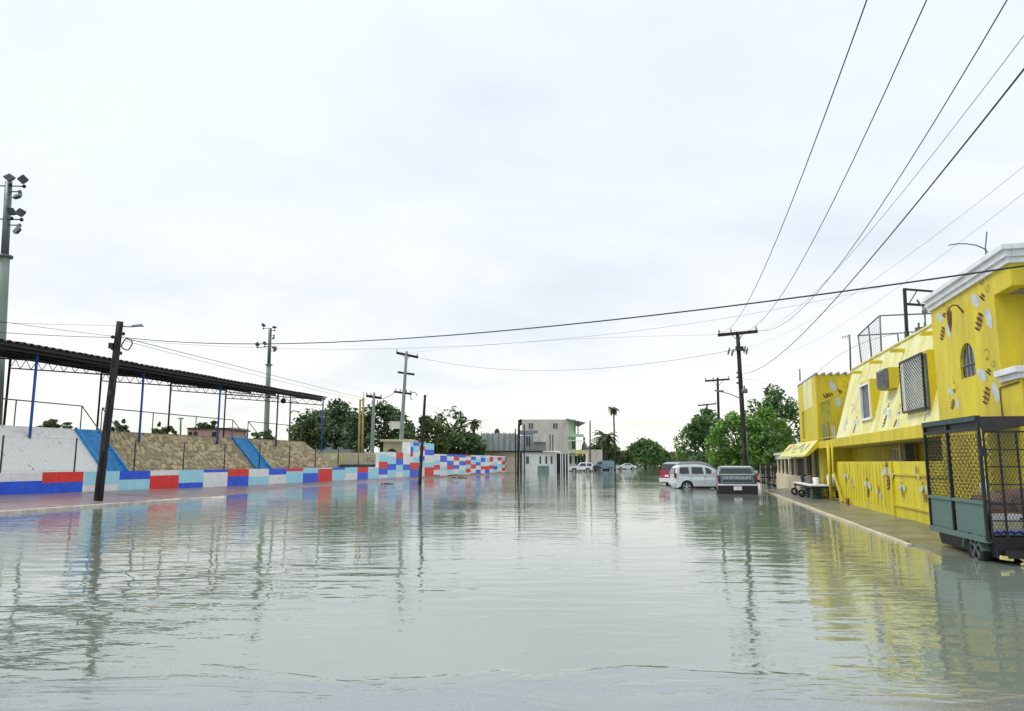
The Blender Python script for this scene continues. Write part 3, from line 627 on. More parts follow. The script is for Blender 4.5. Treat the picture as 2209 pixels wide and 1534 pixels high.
floodmast('huge concrete floodlight mast cut by the left edge of the picture', 19, 392, 2, 700, 43, 1, ((.985, .3, 1), (.985, 1.15, 1), (.965, .9, -1), (.985, -.8, 1), (.87, .5, 1), (.87, 1.1, 1), (.85, 1.0, -1), (.87, -.7, 1)))
floodmast('concrete floodlight mast rising behind the long stand roof', 583, 708, 574, 940, 92, 1, ((1, -.75, 1), (.985, .65, 1), (.95, .6, -1), (.87, -1.4, 1), (.87, -.5, 1), (.87, .9, -1), (.84, .7, 1)))
t = leanpole('street_lamp', 'grey double armed street lamp far behind the end of the stand roof', 'street lamp', Vector((D(623, 990, 95).x, 95, .3)), D(627, 852, 95), .14, .1, M['galv'], n=6)
for py in (866, 886):
    q = MB(); q.tube([D(627, py + 5, 95), D(632, py, 95), D(643, py + 2, 95)], .07, 6); q.build('lamp_arm', M['galv'], t, True)
t = leanpole('street_pole', 'small T-shaped pole seen behind the first tan bank', 'pole', Vector((D(390, 990, 110).x, 110, .3)), D(390, 901, 110), .14, .12, M['galv'], n=6); crossarm(t, D(384, 903, 110), D(396, 903, 110), .12, ())

# ================================================================== wires
def fitwire(name, label, A, B, pixels, r, t0=0.0, t1=1.0, mt='wire', fixB=True, group='overhead wires', n=28):
    A, B = Vector(A), Vector(B); nrm = Vector((-(B - A).y, (B - A).x, 0)).normalized(); L2 = Vector(((B - A).x, (B - A).y, 0))
    rows_, rhs, ws = [], [], []
    def addp(t, z, w_): rows_.append([w_, w_ * t, w_ * t * t]); rhs.append(w_ * z)
    addp(0, A.z, 30)
    if fixB: addp(1, B.z, 30)
    for px, py in pixels:
        p = hit(px, py, A, nrm); t = (p - A).dot(L2) / L2.length_squared; addp(t, p.z, 1)
    c = np.linalg.lstsq(np.array(rows_), np.array(rhs), rcond=None)[0]
    pts = []
    for i in range(n + 1):
        t = t0 + (t1 - t0) * i / n; p = A.lerp(B, t); pts.append(Vector((p.x, p.y, c[0] + c[1] * t + c[2] * t * t)))
    q = MB(); q.tube(pts, r * .72, 5); return tag(q.build(name, M[mt], None, True), label, 'cable', group)
dirT = Vector((K, 1, 0))
def alongstreet(end, Yp, pix, lab, r, mt='wire'):
    A = D(*end, Yp); B = A - dirT * 60; fitwire('power_line', lab, A, B, pix, r, 0, 1.0, mt, False)
alongstreet((1552, 716), PY, [(1865, 0), (1800, 212), (1720, 400), (1640, 598)], 'leftmost wire sweeping from the wide crossarm up to the top edge', .013)
alongstreet((1583, 712), PY, [(1997, 0), (1880, 262), (1790, 455), (1700, 612)], 'second wire from the left, from the wide crossarm to the top edge', .013)
alongstreet((1632, 712), PY, [(2165, 0), (2060, 200), (1880, 480), (1780, 607)], 'third wire from the left, meeting the top edge near the right corner', .015)
alongstreet((1634, 716), PY, [(2209, 75), (2060, 275), (1945, 415), (1860, 520)], 'thin wire leaving at the right edge just above the thick service cable', .009, 'wiregrey')
alongstreet((1604, 806), PY, [(2209, 155), (1985, 418), (1870, 575), (1760, 690)], 'thick lower cable running from the pole to the right edge below the other wires', .017)
fitwire('power_line', 'faint wire passing high over the yellow house, upper of two', D(1560, 757, PY), D(2300, 285, 13), [(2209, 360), (1960, 560), (1800, 655)], .006, 0, 1, 'wiregrey')
fitwire('power_line', 'faint wire passing high over the yellow house, lower of two', D(1602, 790, PY), D(2300, 345, 12), [(2209, 415), (2000, 575)], .005, 0, 1, 'wiregrey')
# crossing cable
A = D(258, 727, Bp.y - .1); B = D(2330, 556, 9.5)
fitwire('crossing_cable', 'thick black cable crossing the whole street from the leaning pole to the yellow house', A, B, [(600, 737), (850, 731), (1100, 715), (1500, 673), (1750, 645), (2000, 607), (2209, 575)], .019, 0, 1)
fitwire('crossing_cable', 'thin cable sagging just below the thick cable that crosses the street', D(264, 733, Bp.y - .1), D(1900, 620, 30), [(700, 752), (1000, 745), (1500, 700)], .008, 0, 1, 'wiregrey')
fitwire('crossing_cable', 'wire from the three-armed concrete pole to the wide crossarm, hanging low', D(902, 771, 76), D(1572, 757, PY), [(1100, 797), (1200, 800), (1350, 790)], .02, 0, 1, 'wiregrey')
fitwire('crossing_cable', 'upper faint wire from the three-armed pole to the wide crossarm', D(880, 762, 76), D(1560, 722, PY), [(1100, 740), (1300, 730)], .012, 0, 1, 'wiregrey')
for (a, b, c, lab, r) in (((-120, 708), (250, 728), (60, 721), 'wire entering at the left edge level with the roof and ending at the leaning pole', .014), ((-120, 690), (250, 702), (60, 698), 'top thin wire entering at the left edge and ending near the pole top', .008),
                          ((-120, 676), (248, 726), (60, 702), 'steeper wire entering at the left edge beside the floodlight mast', .011)):
    fitwire('left_cable', lab, D(*a, 20), D(*b, Bp.y), [c], r)
for (a, b, c, lab, r) in (((275, 731), (792, 862), (470, 780), 'upper of the pair of cables from the leaning pole to the short concrete pole', .02), ((272, 736), (790, 866), (465, 787), 'lower of the pair of cables from the leaning pole to the short concrete pole', .013)):
    fitwire('left_cable', lab, D(*a, Bp.y), D(*b, 72), [c], r)
fitwire('left_cable', 'cable from the short concrete pole to the three-armed pole', D(823, 860, 72), D(852, 846, 76), [], .04)
fitwire('left_cable', 'faint wire from the slim post to the far dark pole', D(916, 872, 53), D(1119, 908, YQ), [(1000, 898)], .015, 0, 1, 'wiregrey')
fitwire('roof_cable', 'cable from the wide-armed pole down to the yellow house roof antenna', D(1606, 818, PY), D(1726, 872, 38), [], .012, 0, 1, 'wiregrey')
fitwire('roof_cable', 'cable running over the yellow roof past the antenna pole', D(1765, 803, 36), D(2012, 715, 22), [(1835, 752)], .012, 0, 1, 'wiregrey')

# ================================================================== yellow house with sloping upper storey
def Yr(px, d=0, py=900): return onR(px, py, d)[0]
Ya, Yb = Yr(2019, 0, 800), Yr(1804, 0, 950)          # near and far ends of the sloping part
zf0 = onR(1804, 964, 0)[1]; zf1 = onR(1804, 946, 0)[1]
SB = .75                                             # set-back of the top edge
ztop = (onR(1838, 796, SB)[1] + onR(2008, 708, SB)[1]) / 2
yh = thing('yellow_house', 'yellow house with a sloping faded upper storey over a porch and painted bees', 'house', RF((Ya + Yb) / 2, 0, 0))
def sl_(Y, z, out=0):   # point on the sloping face
    d = SB * (z - zf1) / (ztop - zf1); return RF(Y, d - out, z)
q = MB(); q.prism([RF(Ya, 0, zf1), RF(Ya, SB, ztop), RF(Ya, SB + .2, ztop), RF(Ya, SB + .2, ztop - .3), RF(Ya, 6, ztop - .3), RF(Ya, 6, zf0), RF(Ya, .15, zf0 + .003), RF(Ya, .15, zf1)], T * ((Yb - Ya) / T.y))
q.build('sloping_wall', M['yellow_old_sheen'], yh)
q = MB(); q.fbox(RF, Ya, Yb + .05, -.05, .15, zf0, zf1 + .003); q.build('eave_band', M['yellow'], yh, bevel=.01)
q = MB(); q.fbox(RF, Ya, Yb, SB - .05, SB + .25, ztop, ztop + .05); q.build('parapet_cap', M['yellow_old_sheen'], yh)
q = MB(); q.fbox(RF, Ya, Yb + 4, 1.35, 1.55, 0, zf0 - .01); q.fbox(RF, Ya, Ya + .15, .25, 1.35, 0, zf0 - .01); q.build('porch_wall', M['yellow_dk'], yh)
# painted faces are flat print: build bees as flat pieces 5 mm proud
def flat(q, fn, pts, mi):
    P = [fn(x, y) for x, y in pts]; n = len(P); q.add(P, [tuple(range(n))], mi)
def bee(par, fn, s, ang=0, flip=1, faded=False):
    """fn(a, b) maps flat coordinates (metres) to the wall."""
    q = MB(); ca, sa = math.cos(ang), math.sin(ang)
    def f(x, y, lift=0): x *= flip; return fn((x * ca - y * sa) * s, (x * sa + y * ca) * s, lift)
    def ell(cx, cy, rx, ry, rot, mi, lift):
        pts = []
        for k in range(14):
            a = 2 * math.pi * k / 14; x, y = rx * math.cos(a), ry * math.sin(a); pts.append(f(cx + x * math.cos(rot) - y * math.sin(rot), cy + x * math.sin(rot) + y * math.cos(rot), lift))
        q.add(pts, [tuple(range(14))], mi)
    ell(.05, .40, .12, .26, .25, 0, .004); ell(.12, -.38, .14, .24, -.3, 0, .004)     # wings
    for k in range(4):                                                                # striped body
        ell(-.40 + k * .12, .0, .024, .20 - abs(k - 1.5) * .04, .35, 1 if k % 2 == 0 else 1, .008)
    ell(-.20, -.02, .20, .13, 0, 2, .006)
    ell(.28, .12, .028, .14, .2, 1, .008); ell(.36, .10, .024, .10, .2, 1, .008)
    for k in range(11):                                                               # curled feelers
        a = k * .55 + 2.2; r_ = .03 + k * .014; x, y = .56 + math.cos(a) * r_, .34 + math.sin(a) * r_; ell(x, y, .035 + k * .003, .008, a + 1.57, 3, .010)
        a = -k * .5 + 1.0; r_ = .02 + k * .009; x, y = .62 + math.cos(a) * r_, -.02 + math.sin(a) * r_; ell(x, y, .024 + k * .002, .007, a + 1.57, 3, .010)
    return q.build('painted_bee', [M['fadedart'] if faded else M['wing'], M['beek'] if not faded else M['fadedart'], M['beeo'] if not faded else M['fadedart'], M['beeo'] if faded is False else M['fadedart']], par)
def fn_front(Y0, z0, d=0):
    return lambda a, b, l=0: RF(Y0 - a * T.y, d - l, z0 + b)
def fn_slope(Y0, z0):
    def g(a, b, l=0):
        p = sl_(Y0 - a * T.y, z0 + b, l); return p
    return g
for (px, py, s, an, fl) in ((1838, 880, .55, 1.2, 1), (1832, 915, .5, .5, -1), (1893, 895, .5, .9, 1), (1922, 895, .85, 1.3, 1), (1950, 905, .6, .8, 1), (1855, 915, .7, 1.4, 1), (1950, 845, .7, 1.5, -1), (2016, 890, .5, 1.2, 1)):
    Yv, zv = onR(px, py, .25); bee(yh, fn_slope(Yv, zv), s, an, fl, faded=(px not in (1922, 1855, 1950)))
# spouts under the parapet
for px, py in ((1848, 803), (1891, 781), (1938, 756), (2006, 719)):
    Yv, zv = onR(px, py, .5); q = MB(); q.fbox(RF, Yv - .06, Yv + .06, .28, .75, zv - .05, zv + .04); q.build('rain_spout', M['yellow'], yh)
# boxed windows
DW = .07
def wbox(px0, px1, py0, py1, name, lab=None, deep=1.0, inner='glassdk', frame='white', th=.07):
    pm = (py0 + py1) / 2; Y1, _ = onR(px0, pm, DW); Y0, _ = onR(px1, pm, DW); z1 = onR((px0 + px1) / 2, py0, DW)[1]; z0 = onR((px0 + px1) / 2, py1, DW)[1]
    q = MB(); q.fbox(RF, Y0 - .05, Y0 + .02, DW + .01, deep, z0 - .06, z1 + .08); q.fbox(RF, Y1 - .02, Y1 + .05, DW + .01, deep, z0 - .06, z1 + .08); q.fbox(RF, Y0 + .021, Y1 - .021, DW + .01, deep, z1 + .01, z1 + .079)
    q.build('window_box', M['yellow'], yh)
    w_ = tag(bpy.data.objects.new(name, None), '', ''); del w_['label']; del w_['category']; COL.objects.link(w_); w_.parent = yh; w_.matrix_parent_inverse = parent_world(yh).inverted()
    q = MB(); q.fbox(RF, Y0, Y1, DW - .03, DW + .05, z1 - th, z1); q.fbox(RF, Y0, Y1, DW - .03, DW + .05, z0, z0 + th); q.fbox(RF, Y0, Y0 + th, DW - .03, DW + .05, z0 + th, z1 - th); q.fbox(RF, Y1 - th, Y1, DW - .03, DW + .05, z0 + th, z1 - th)
    q.build('window_frame', M[frame], w_)
    q = MB(); q.fbox(RF, Y0 + th, Y1 - th, DW + .06, DW + .08, z0 + th, z1 - th); q.build('window_pane', M[inner], w_)
    return w_, Y0, Y1, z0, z1
wbox(1857, 1878, 826, 907, 'window', inner='acgrey', deep=.62)
w2, Y0, Y1, z0, z1 = wbox(1953, 2003, 771, 886, 'grille_window', deep=.66, frame='galv', inner='lit_pane', th=.06)
# bulging lattice grille
q = MB(); nb = 11
for k in range(nb + 1):
    for dirn in (1, -1):
        pts = []
        for i in range(13):
            f = i / 12; a = (k + (.5 if 0 else 0)) / nb + dirn * .045 * (1 if i % 2 else -1); a = min(1, max(0, a))
            pts.append(RF(Y0 + (Y1 - Y0) * a, DW - .10, z0 + (z1 - z0) * f))
        q.tube(pts, .008, 4)
q.build('diamond_lattice', M['plate'], w2)
q = MB()
for a, b in (((Y0, z0), (Y1, z0)), ((Y0, z1), (Y1, z1)), ((Y0, z0), (Y0, z1)), ((Y1, z0), (Y1, z1))): q.bar(RF(a[0], DW - .1, a[1]), RF(b[0], DW - .1, b[1]), .05)
q.build('grille_frame', M['black'], w2)
# air conditioner
Y1a, za = onR(1897, 818, .1); Y0a, _ = onR(1916, 818, .1); zt = onR(1905, 799, .1)[1]; zb = onR(1905, 839, .1)[1]
ac = tag(bpy.data.objects.new('air_conditioner', None), 'boxy window air conditioner in a yellow housing sticking out of the sloping wall', 'air conditioner'); COL.objects.link(ac)
q = MB(); q.fbox(RF, Y0a - .04, Y1a + .04, .12, .95, zb - .03, zt + .03); q.build('housing', M['yellow'], ac)
q = MB(); q.fbox(RF, Y0a, Y1a, .02, .118, zb, zt); q.build('casing', M['acgrey'], ac)
for k in range(7):
    q = MB(); zz_ = zb + .08 + (zt - zb - .16) * k / 6; q.fbox(RF, Y0a + .05, Y1a - .05, -.005, .018, zz_ - .012, zz_ + .012); q.build('slat', M['galv'], ac)
# porch details: barred window, pillar, lamp box
Yv, zv = onR(1920, 985, 1.34)
pw = tag(bpy.data.objects.new('porch_window', None), '', ''); del pw['label']; del pw['category']; COL.objects.link(pw); pw.parent = yh; pw.matrix_parent_inverse = parent_world(yh).inverted()
y0_, y1_ = Yr(1950, 1.33, 985), Yr(1930, 1.33, 985); zt_ = onR(1940, 968, 1.33)[1]
q = MB(); q.fbox(RF, y0_, y1_, 1.30, 1.34, zt_ - 1.1, zt_); q.build('window_pane', M['glassdk'], pw)
q = MB()
for k in range(5): q.bar(RF(y0_ + (y1_ - y0_) * k / 4, 1.26, zt_ - 1.1), RF(y0_ + (y1_ - y0_) * k / 4, 1.26, zt_), .03)
for zz_ in (zt_, zt_ - .55, zt_ - 1.1): q.bar(RF(y0_, 1.26, zz_), RF(y1_, 1.26, zz_), .03)
q.build('window_bars', M['white'], pw)
for px, wd in ((1953, .16), (1962, .3)):
    Yv = Yr(px, 1.1, 985); q = MB(); q.fbox(RF, Yv - wd / 2, Yv + wd / 2, .95, 1.2, 0, zf0 - .02); q.build('porch_post', M['yellow_b' if wd < .2 else 'acgrey'], yh)
q = MB(); Yv = Yr(1822, 1.3, 985); q.fbox(RF, Yv - 1.2, Yv + 1.0, 1.28, 1.345, .1, zf0 - .1); q.build('porch_door', M['rust'], yh)

# ---- painted fence wall in front of the porch
zfe = 1.62; YG = Yr(1927, 0, 1040)
fw = thing('yellow_fence_wall', 'chest-high yellow wall with peeling painted bees, in front of the porch', 'wall', RF((Ya + Yb) / 2, 0, 0))
q = MB(); q.fbox(RF, YG + .12, Yb + .1, .0, .14, -.1, zfe); q.build('wall_panel', M['yellow_b'], fw)
yy = YG + .14; 
while yy < Yb:   # shallow vertical corrugation of sheet panels
    q = MB(); q.fbox(RF, yy, yy + .10, -.018, -.002, .32, zfe - .08); q.build('vertical_rib', M['yellow_b'], fw); yy += .42
q = MB(); q.fbox(RF, YG, YG + .12, -.04, .16, -.1, zfe + .01); q.build('gate_pillar', M['yellow_b'], fw)
q = MB(); q.fbox(RF, Ya - .3, YG - .01, .02, .1, -.1, zfe); q.build('gate_panel', M['yellow_b'], fw)
for pz in (1022, 1088):
    zz_ = onR(1930, pz, 0)[1]; q = MB(); q.fbox(RF, Ya - .3, YG - .02, -.025, .018, zz_ - .03, zz_ + .03); q.build('gate_rail', M['yellow'], fw)
for (px, py, s, an, fl, fd) in ((1826, 1030, .6, 1.5, 1, False), (1838, 1042, .45, 1.2, -1, True), (1872, 1050, .75, 1.4, 1, False), (1896, 1062, .5, 1.3, -1, False), (1915, 1025, .95, 1.45, 1, False), (1946, 1055, .5, 1.5, 1, False), (1977, 1021, .45, 1.5, -1, False), (1994, 1060, .6, 1.5, 1, False)):
    Yv, zv = onR(px, py, -.02); bee(fw, fn_front(Yv, zv, -.02), s, an, fl, fd)
dp = thing('downpipe', 'pair of yellow drain pipes at the sloping house end, one kinked across the wall', 'drain pipe', RF(Yb + .6, -.1, 0))
q = MB(); Yv = Yr(1797, -.12, 1000); zz1 = onR(1797, 955, -.12)[1]
q.tube([RF(Yv, -.12, zz1), RF(Yv, -.12, onR(1797, 1016, -.12)[1]), RF(Yr(1817, -.14, 1078), -.14, .16)], .05, 7); q.build('kinked_pipe', M['yellow'], dp, True)
q = MB(); Yv = Yr(1789, -.12, 1000); q.tube([RF(Yv, -.12, zz1), RF(Yv, -.12, .12)], .07, 7); q.build('straight_pipe', M['yellow'], dp, True)
q = MB(); Yv = Yr(1829, -.12, 1080); q.tube([RF(Yv, -.12, 0), RF(Yv, -.12, .32)], .06, 7); tag(q.build('short_post', M['rust']), 'short rusty stub standing at the foot of the yellow fence wall', 'post')

# ---- corner block
YC0, YC1 = Yr(2181, 0, 600), Yr(2015, 0, 760)
zc = (onR(2017, 668, 0)[1] + onR(2170, 560, 0)[1]) / 2; CT = .30
yo0 = Yr(2150, 0, 700); zot = onR(2151, 633, 0)[1]; zob = onR(2151, 810, 0)[1]
cb_ = thing('corner_house', 'taller yellow corner house with white cornice, arched window and open corner balcony', 'house', RF(YC1, 0, 0))
q = MB()
aw0, aw1 = Yr(2103, 0, 780), Yr(2071, 0, 780); azb = onR(2087, 815, 0)[1]; azt = onR(2087, 738, 0)[1]
th = .22
q.fbox(RF, aw1, YC1, 0, th, -.1, zc)                         # beyond the window
q.fbox(RF, aw0, aw1, 0, th, -.1, azb)                        # under it
q.fbox(RF, yo0, aw0, 0, th, -.1, zc)                         # between window and balcony
r_ = (aw1 - aw0) / 2; cy = (aw0 + aw1) / 2; rz_ = (aw1 - aw0) * T.y / 2 * 1.06; zs = azt - rz_; n = 10
for k in range(n):                                            # arch head
    a0, a1 = math.pi * k / n, math.pi * (k + 1) / n
    p = [(cy - r_ * math.cos(a0), zs + rz_ * math.sin(a0)), (cy - r_ * math.cos(a1), zs + rz_ * math.sin(a1))]
    q.box8([RF(p[0][0], 0, p[0][1]), RF(p[1][0], 0, p[1][1]), RF(p[1][0], th, p[1][1]), RF(p[0][0], th, p[0][1]), RF(p[0][0], 0, zc), RF(p[1][0], 0, zc), RF(p[1][0], th, zc), RF(p[0][0], th, zc)])
q.fbox(RF, YC0, yo0, 0, th, -.1, zob); q.fbox(RF, YC0, yo0, 0, th, zot, zc)
def EF(d, z, out=0): return RF(YC0 - out, d, z)
q.fbox(RF, YC0, YC0 + th, th, 6, -.1, zob); q.fbox(RF, YC0, YC0 + th, th, 6, zot, zc)
q.fbox(RF, YC1 - .2, YC1, th, 6, -.1, zc)
q.build('wall', M['yellow'], cb_)
q = MB(); q.fbox(RF, yo0 + .001, yo0 + .25, th, 5.9, zob, zot); q.fbox(RF, YC0 + th, yo0, 2.2, 2.4, zob, zot); q.build('balcony_inner_wall', M['yellow'], cb_)
q = MB(); q.fbox(RF, YC0 + th, YC1 - .2, th, 6, zot, zot + .12); q.build('balcony_ceiling', mat('aged_grey_ceiling', (.30, .25, .21), .9, .15, 3), cb_)
q = MB(); q.fbox(RF, YC0 + th, YC1 - .2, th, 6, zob - .15, zob - .003); q.fbox(RF, YC0, YC1, .0, 6, zc, zc + .1); q.build('floor_slab', M['greyroof'], cb_)
# stepped white cornice
for (z0_, z1_, o) in ((zc - .05, zc + .05, .06), (zc + .05, zc + .17, .11), (zc + .17, zc + .27, .17)):
    q = MB(); q.fbox(RF, YC0 - o, YC1 + .03, -o, 0 - .001, z0_, z1_); q.fbox(RF, YC0 - o, YC0 - .001, 0, 6, z0_, z1_); q.fbox(RF, YC0, YC1 + .03, 0, .2, zc + .101, z1_) if z1_ > zc + .2 else None
    q.build('cornice_band', M['whitetrim'], cb_, bevel=.008)
for (z0_, z1_, o) in ((zob - .16, zob - .06, .05), (zob - .06, zob + .05, .12)):
    q = MB(); q.fbox(RF, YC0 - o, yo0 + .02, -o, -.001, z0_, z1_); q.fbox(RF, YC0 - o, YC0 - .001, 0, 6, z0_, z1_); q.build('balcony_ledge', M['whitetrim'], cb_, bevel=.008)
# arched window
q = MB(); pts = [RF(aw0, .05, azb)] + [RF(cy - r_ * math.cos(math.pi * k / 12), .05, zs + rz_ * math.sin(math.pi * k / 12)) for k in range(13)] + [RF(aw1, .05, azb)]
q.prism(pts, NR * .1); aw = q.build('arched_window', M['glassdk'], cb_)
q = MB(); q.tube(pts + [pts[0]], .03, 5); q.build('window_frame', M['yellow_dk'], aw)
for k in (1, 2, 3):
    q = MB(); yv = aw0 + (aw1 - aw0) * k / 4; q.bar(RF(yv, .02, azb), RF(yv, .02, zs + rz_ * (.62 if k != 2 else .95)), .02); q.build('window_bar', M['galv'], aw)
q = MB(); q.bar(RF(aw0, .02, zs - .05), RF(aw1, .02, zs - .05), .02); q.build('window_bar', M['galv'], aw)
for (px, py, s, an, fl) in ((2036, 705, .80, .25, 1), (2117, 675, .95, .2, 1), (2132, 835, .9, .3, 1), (2058, 862, .6, .2, 1)):
    Yv, zv = onR(px, py, 0); bee(cb_, fn_front(Yv, zv), s, an + .6, fl)
# wall lantern, conduit, camera
wl = thing('wall_lantern', 'small bronze wall lantern above and left of the arched window', 'wall lamp', RF(*([onR(2065, 680, -.05)[0], -.05, onR(2065, 680, -.05)[1]])))
Yv, zv = onR(2066, 665, -.1); q = MB(); q.tube([RF(Yv, 0, zv - .1), RF(Yv, -.1, zv + .06), RF(Yv, -.2, zv + .07), RF(Yv, -.27, zv)], .018, 6); q.build('bracket', M['rust'], wl, True)
q = MB(); q.tube([RF(Yv, -.27, zv), RF(Yv, -.27, zv - .08), RF(Yv, -.27, zv - .30), RF(Yv, -.27, zv - .5)], [.02, .05, .04, .01], 6); q.build('lamp_glass', M['rust'], wl)
Yv = Yr(2160, -.02, 870); cd = thing('conduit', 'thin brown conduit bent on the corner house wall beside the security camera', 'conduit', RF(Yv, -.02, 2.5))
q = MB(); q.tube([RF(Yv, -.02, onR(2160, 900, -.02)[1]), RF(Yv, -.02, onR(2160, 836, -.02)[1]), RF(YC0 + .05, -.02, onR(2180, 828, -.02)[1])], .012, 5); q.build('pipe', M['rust'], cd)
Ysc, zsc = YC0 - .12, onR(2181, 826, 0)[1]
sc_ = thing('security_camera', 'white dome security camera with black lens under the balcony ledge', 'camera', RF(Ysc, .15, zsc))
q = MB(); q.ball(RF(Ysc - .02, .12, zsc), .085); q.build('camera_housing', M['white'], sc_, True); q = MB(); q.ball(RF(Ysc - .07, .08, zsc - .02), .06); q.build('camera_lens', M['black'], sc_, True)

# ---- far annex with shop and awning
YE = Yb + 4.6                                   # end face that looks towards the camera
px_c = 1762
YE = Yr(px_c, 0, 880); YF = Yr(1723, 0, 880)
zt_a = onR(px_c, 806, 0)[1]; zfl = onR(1765, 952, 0)[1]
an_ = thing('shop_annex', 'narrow two-storey yellow building with a shop awning and a small balcony', 'building', RF(YE, 0, 0))
q = MB(); wy0 = Yr(1735, 0, 900); wy1 = Yr(1730, 0, 900); zwb = onR(1732, 948, 0)[1]; zwt = onR(1732, 888, 0)[1]
q.fbox(RF, YE, wy0, 0, .2, zfl - .3, zt_a); q.fbox(RF, wy1, YF, 0, .2, zfl - .3, zt_a); q.fbox(RF, wy0, wy1, 0, .2, zwt, zt_a); q.fbox(RF, wy0, wy1, 0, .2, zfl - .3, zwb)
q.fbox(RF, YE, YE + .2, .2, 6, zfl - .3, zt_a); q.fbox(RF, YF - .2, YF, .2, 6, -.1, zt_a); q.build('upper_wall', M['yellow'], an_)
q = MB(); q.fbox(RF, YE + 1.0, wy0 - .2, -.012, -.001, onR(1750, 880, 0)[1], zt_a - .02); q.build('faded_panel', M['yellow_old_sheen'], an_)
q = MB(); q.fbox(RF, wy0, wy1, .12, .16, zwb, zwt); q.build('window', M['glassdk'], an_)
q = MB(); q.fbox(RF, wy0 - .08, wy0, -.03, 0, zwb, zwt); q.fbox(RF, wy0 - .08, wy1 + .08, -.03, 0, zwb - .08, zwb); q.build('window_surround', M['yellow_b'], an_)
for k in range(10):   # corrugated sheet edge on top of the end face
    q = MB(); d = .05 + k * .30; q.tube([RF(YE - .15, d, zt_a + .03), RF(YF, d, zt_a + .03)], .075, 6); q.build('roof_tile', M['greyroof'], an_, True)
q = MB(); q.fbox(RF, YE + .05, YF - .05, .05, 5.9, zt_a - .14, zt_a - .02); q.build('roof', M['greyroof'], an_)
def fn_end(d0, z0): return lambda a, b, l=0: RF(YE - l, d0 + a, z0 + b)
dd_, zz_ = 1.05, onR(1800, 850, 0)[1]; pE = hit(1798, 852, RF(YE, 0, 0), T); dv = (pE - RF(YE, 0, 0)).dot(NR)
bee(an_, fn_end(dv, pE.z), .95, .15, 1)
# floor slab / balcony between the annex and the sloping house
q = MB(); q.fbox(RF, Yb + .06, YE - .001, -.02, 3, zfl - .32, zfl - .02); q.build('balcony_slab', M['yellow'], an_)
q = MB(); q.fbox(RF, Yb + .06, YE - .01, 2.9, 3.1, zfl, zt_a - .5); q.build('balcony_back_wall', M['yellow'], an_)
# balcony railing (thing-part) with hung cloths
zrt = onR(1762, 872, .1)[1]; k = 0
yv = Yb + .2
q = MB(); q.bar(RF(Yb + .1, .08, zrt), RF(YE - .1, .08, zrt), .05); q.bar(RF(Yb + .1, .08, zfl + .1), RF(YE - .1, .08, zfl + .1), .04); q.build('railing_rail', M['yellow_dk'], an_)
while yv < YE - .1:
    q = MB(); q.bar(RF(yv, .08, zfl + .1), RF(yv, .08, zrt), .025); q.build('railing_bar', M['yellow_dk'], an_); yv += .34
for (a, b, z0_, z1_, mt, nm) in ((YE - 2.2, YE - .3, zfl + .75, zrt - .05, 'olive', 'screen_cloth'), (YE - 1.7, YE - .15, zfl, zfl + .72, 'green', 'plastic_sheet'), (YE - 3.0, YE - 2.2, zfl, zfl + .55, 'pale', 'white_crate')):
    mtl = {'olive': mat('olive_mesh_cloth', (.30, .34, .07), .9, .2, 4), 'green': M['dkgreen'] if 0 else mat('grey_green_sheet', (.10, .18, .14), .6, .25, 4), 'pale': mat('pale_plastic', (.45, .55, .55), .6, .15, 5)}[mt]
    q = MB(); nn_ = 14
    for i in range(nn_ + 1):
        yv = a + (b - a) * i / nn_; o = .03 * math.sin(i * 1.9) + .13
        q.v += [tuple(RF(yv, o + .03, z0_ + .02 * math.sin(i))), tuple(RF(yv, o, z1_)), tuple(RF(yv, o + .05, z0_)), tuple(RF(yv, o + .02, z1_))]
    for i in range(nn_): q.f += [(4 * i, 4 * i + 1, 4 * i + 5, 4 * i + 4), (4 * i + 2, 4 * i + 6, 4 * i + 7, 4 * i + 3), (4*i+1, 4*i+3, 4*i+7, 4*i+5)]; q.m += [0, 0, 0]
    lab = {'olive': 'olive mesh cloth hung behind the balcony railing of the shop annex', 'green': 'grey-green sheet hung low on the shop annex balcony', 'pale': 'pale plastic box standing on the shop annex balcony'}[mt]
    tag(q.build(nm, mtl), lab, {'olive': 'cloth', 'green': 'sheet', 'pale': 'box'}[mt])
# shop front
q = MB(); q.fbox(RF, YE, YE + .9, .1, .3, -.1, zfl - .301); q.fbox(RF, YE + .9, YF, 1.7, 1.85, -.1, zfl - .301); q.fbox(RF, YE, YE + .15, .3, 1.7, -.1, zfl - .301); q.build('shop_wall', M['yellow_dk'], an_)
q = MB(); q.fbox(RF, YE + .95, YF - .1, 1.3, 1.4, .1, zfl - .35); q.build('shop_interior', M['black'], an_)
for k in range(6):
    yv = YE + 1.0 + (YF - YE - 1.3) * k / 5; q = MB(); q.bar(RF(yv, .12, .1), RF(yv, .12, zfl - .302), .09); q.build('shop_post', [M['dkgreen'], M['galv'], M['beige']][k % 3], an_)
aw_t = thing('shop_awning', 'sloping yellow metal awning with worn painted artwork over the shop front', 'awning', RF(YE, 0, zfl))
YA0, YA1 = YE - .1, Yr(1704, 0, 957); za_t = zfl + .05; zlow = onR(1748, 981, -.5)[1]
q = MB(); q.box8([RF(YA0, -.62, zlow - .02), RF(YA1, -.62, zlow - .02), RF(YA1, -.58, zlow), RF(YA0, -.58, zlow), RF(YA0, -.04, za_t), RF(YA1, -.04, za_t), RF(YA1, 0, za_t - .02), RF(YA0, 0, za_t - .02)])
q.build('awning_sheet', M['trim_y'], aw_t)
q = MB(); q.prism([RF(YA0 - .03, -.64, zlow - .06), RF(YA0 - .03, -.02, za_t + .03), RF(YA0 - .03, -.02, za_t - .3), RF(YA0 - .03, -.5, zlow - .06)], T * .06); q.build('end_cheek', M['yellow'], aw_t)
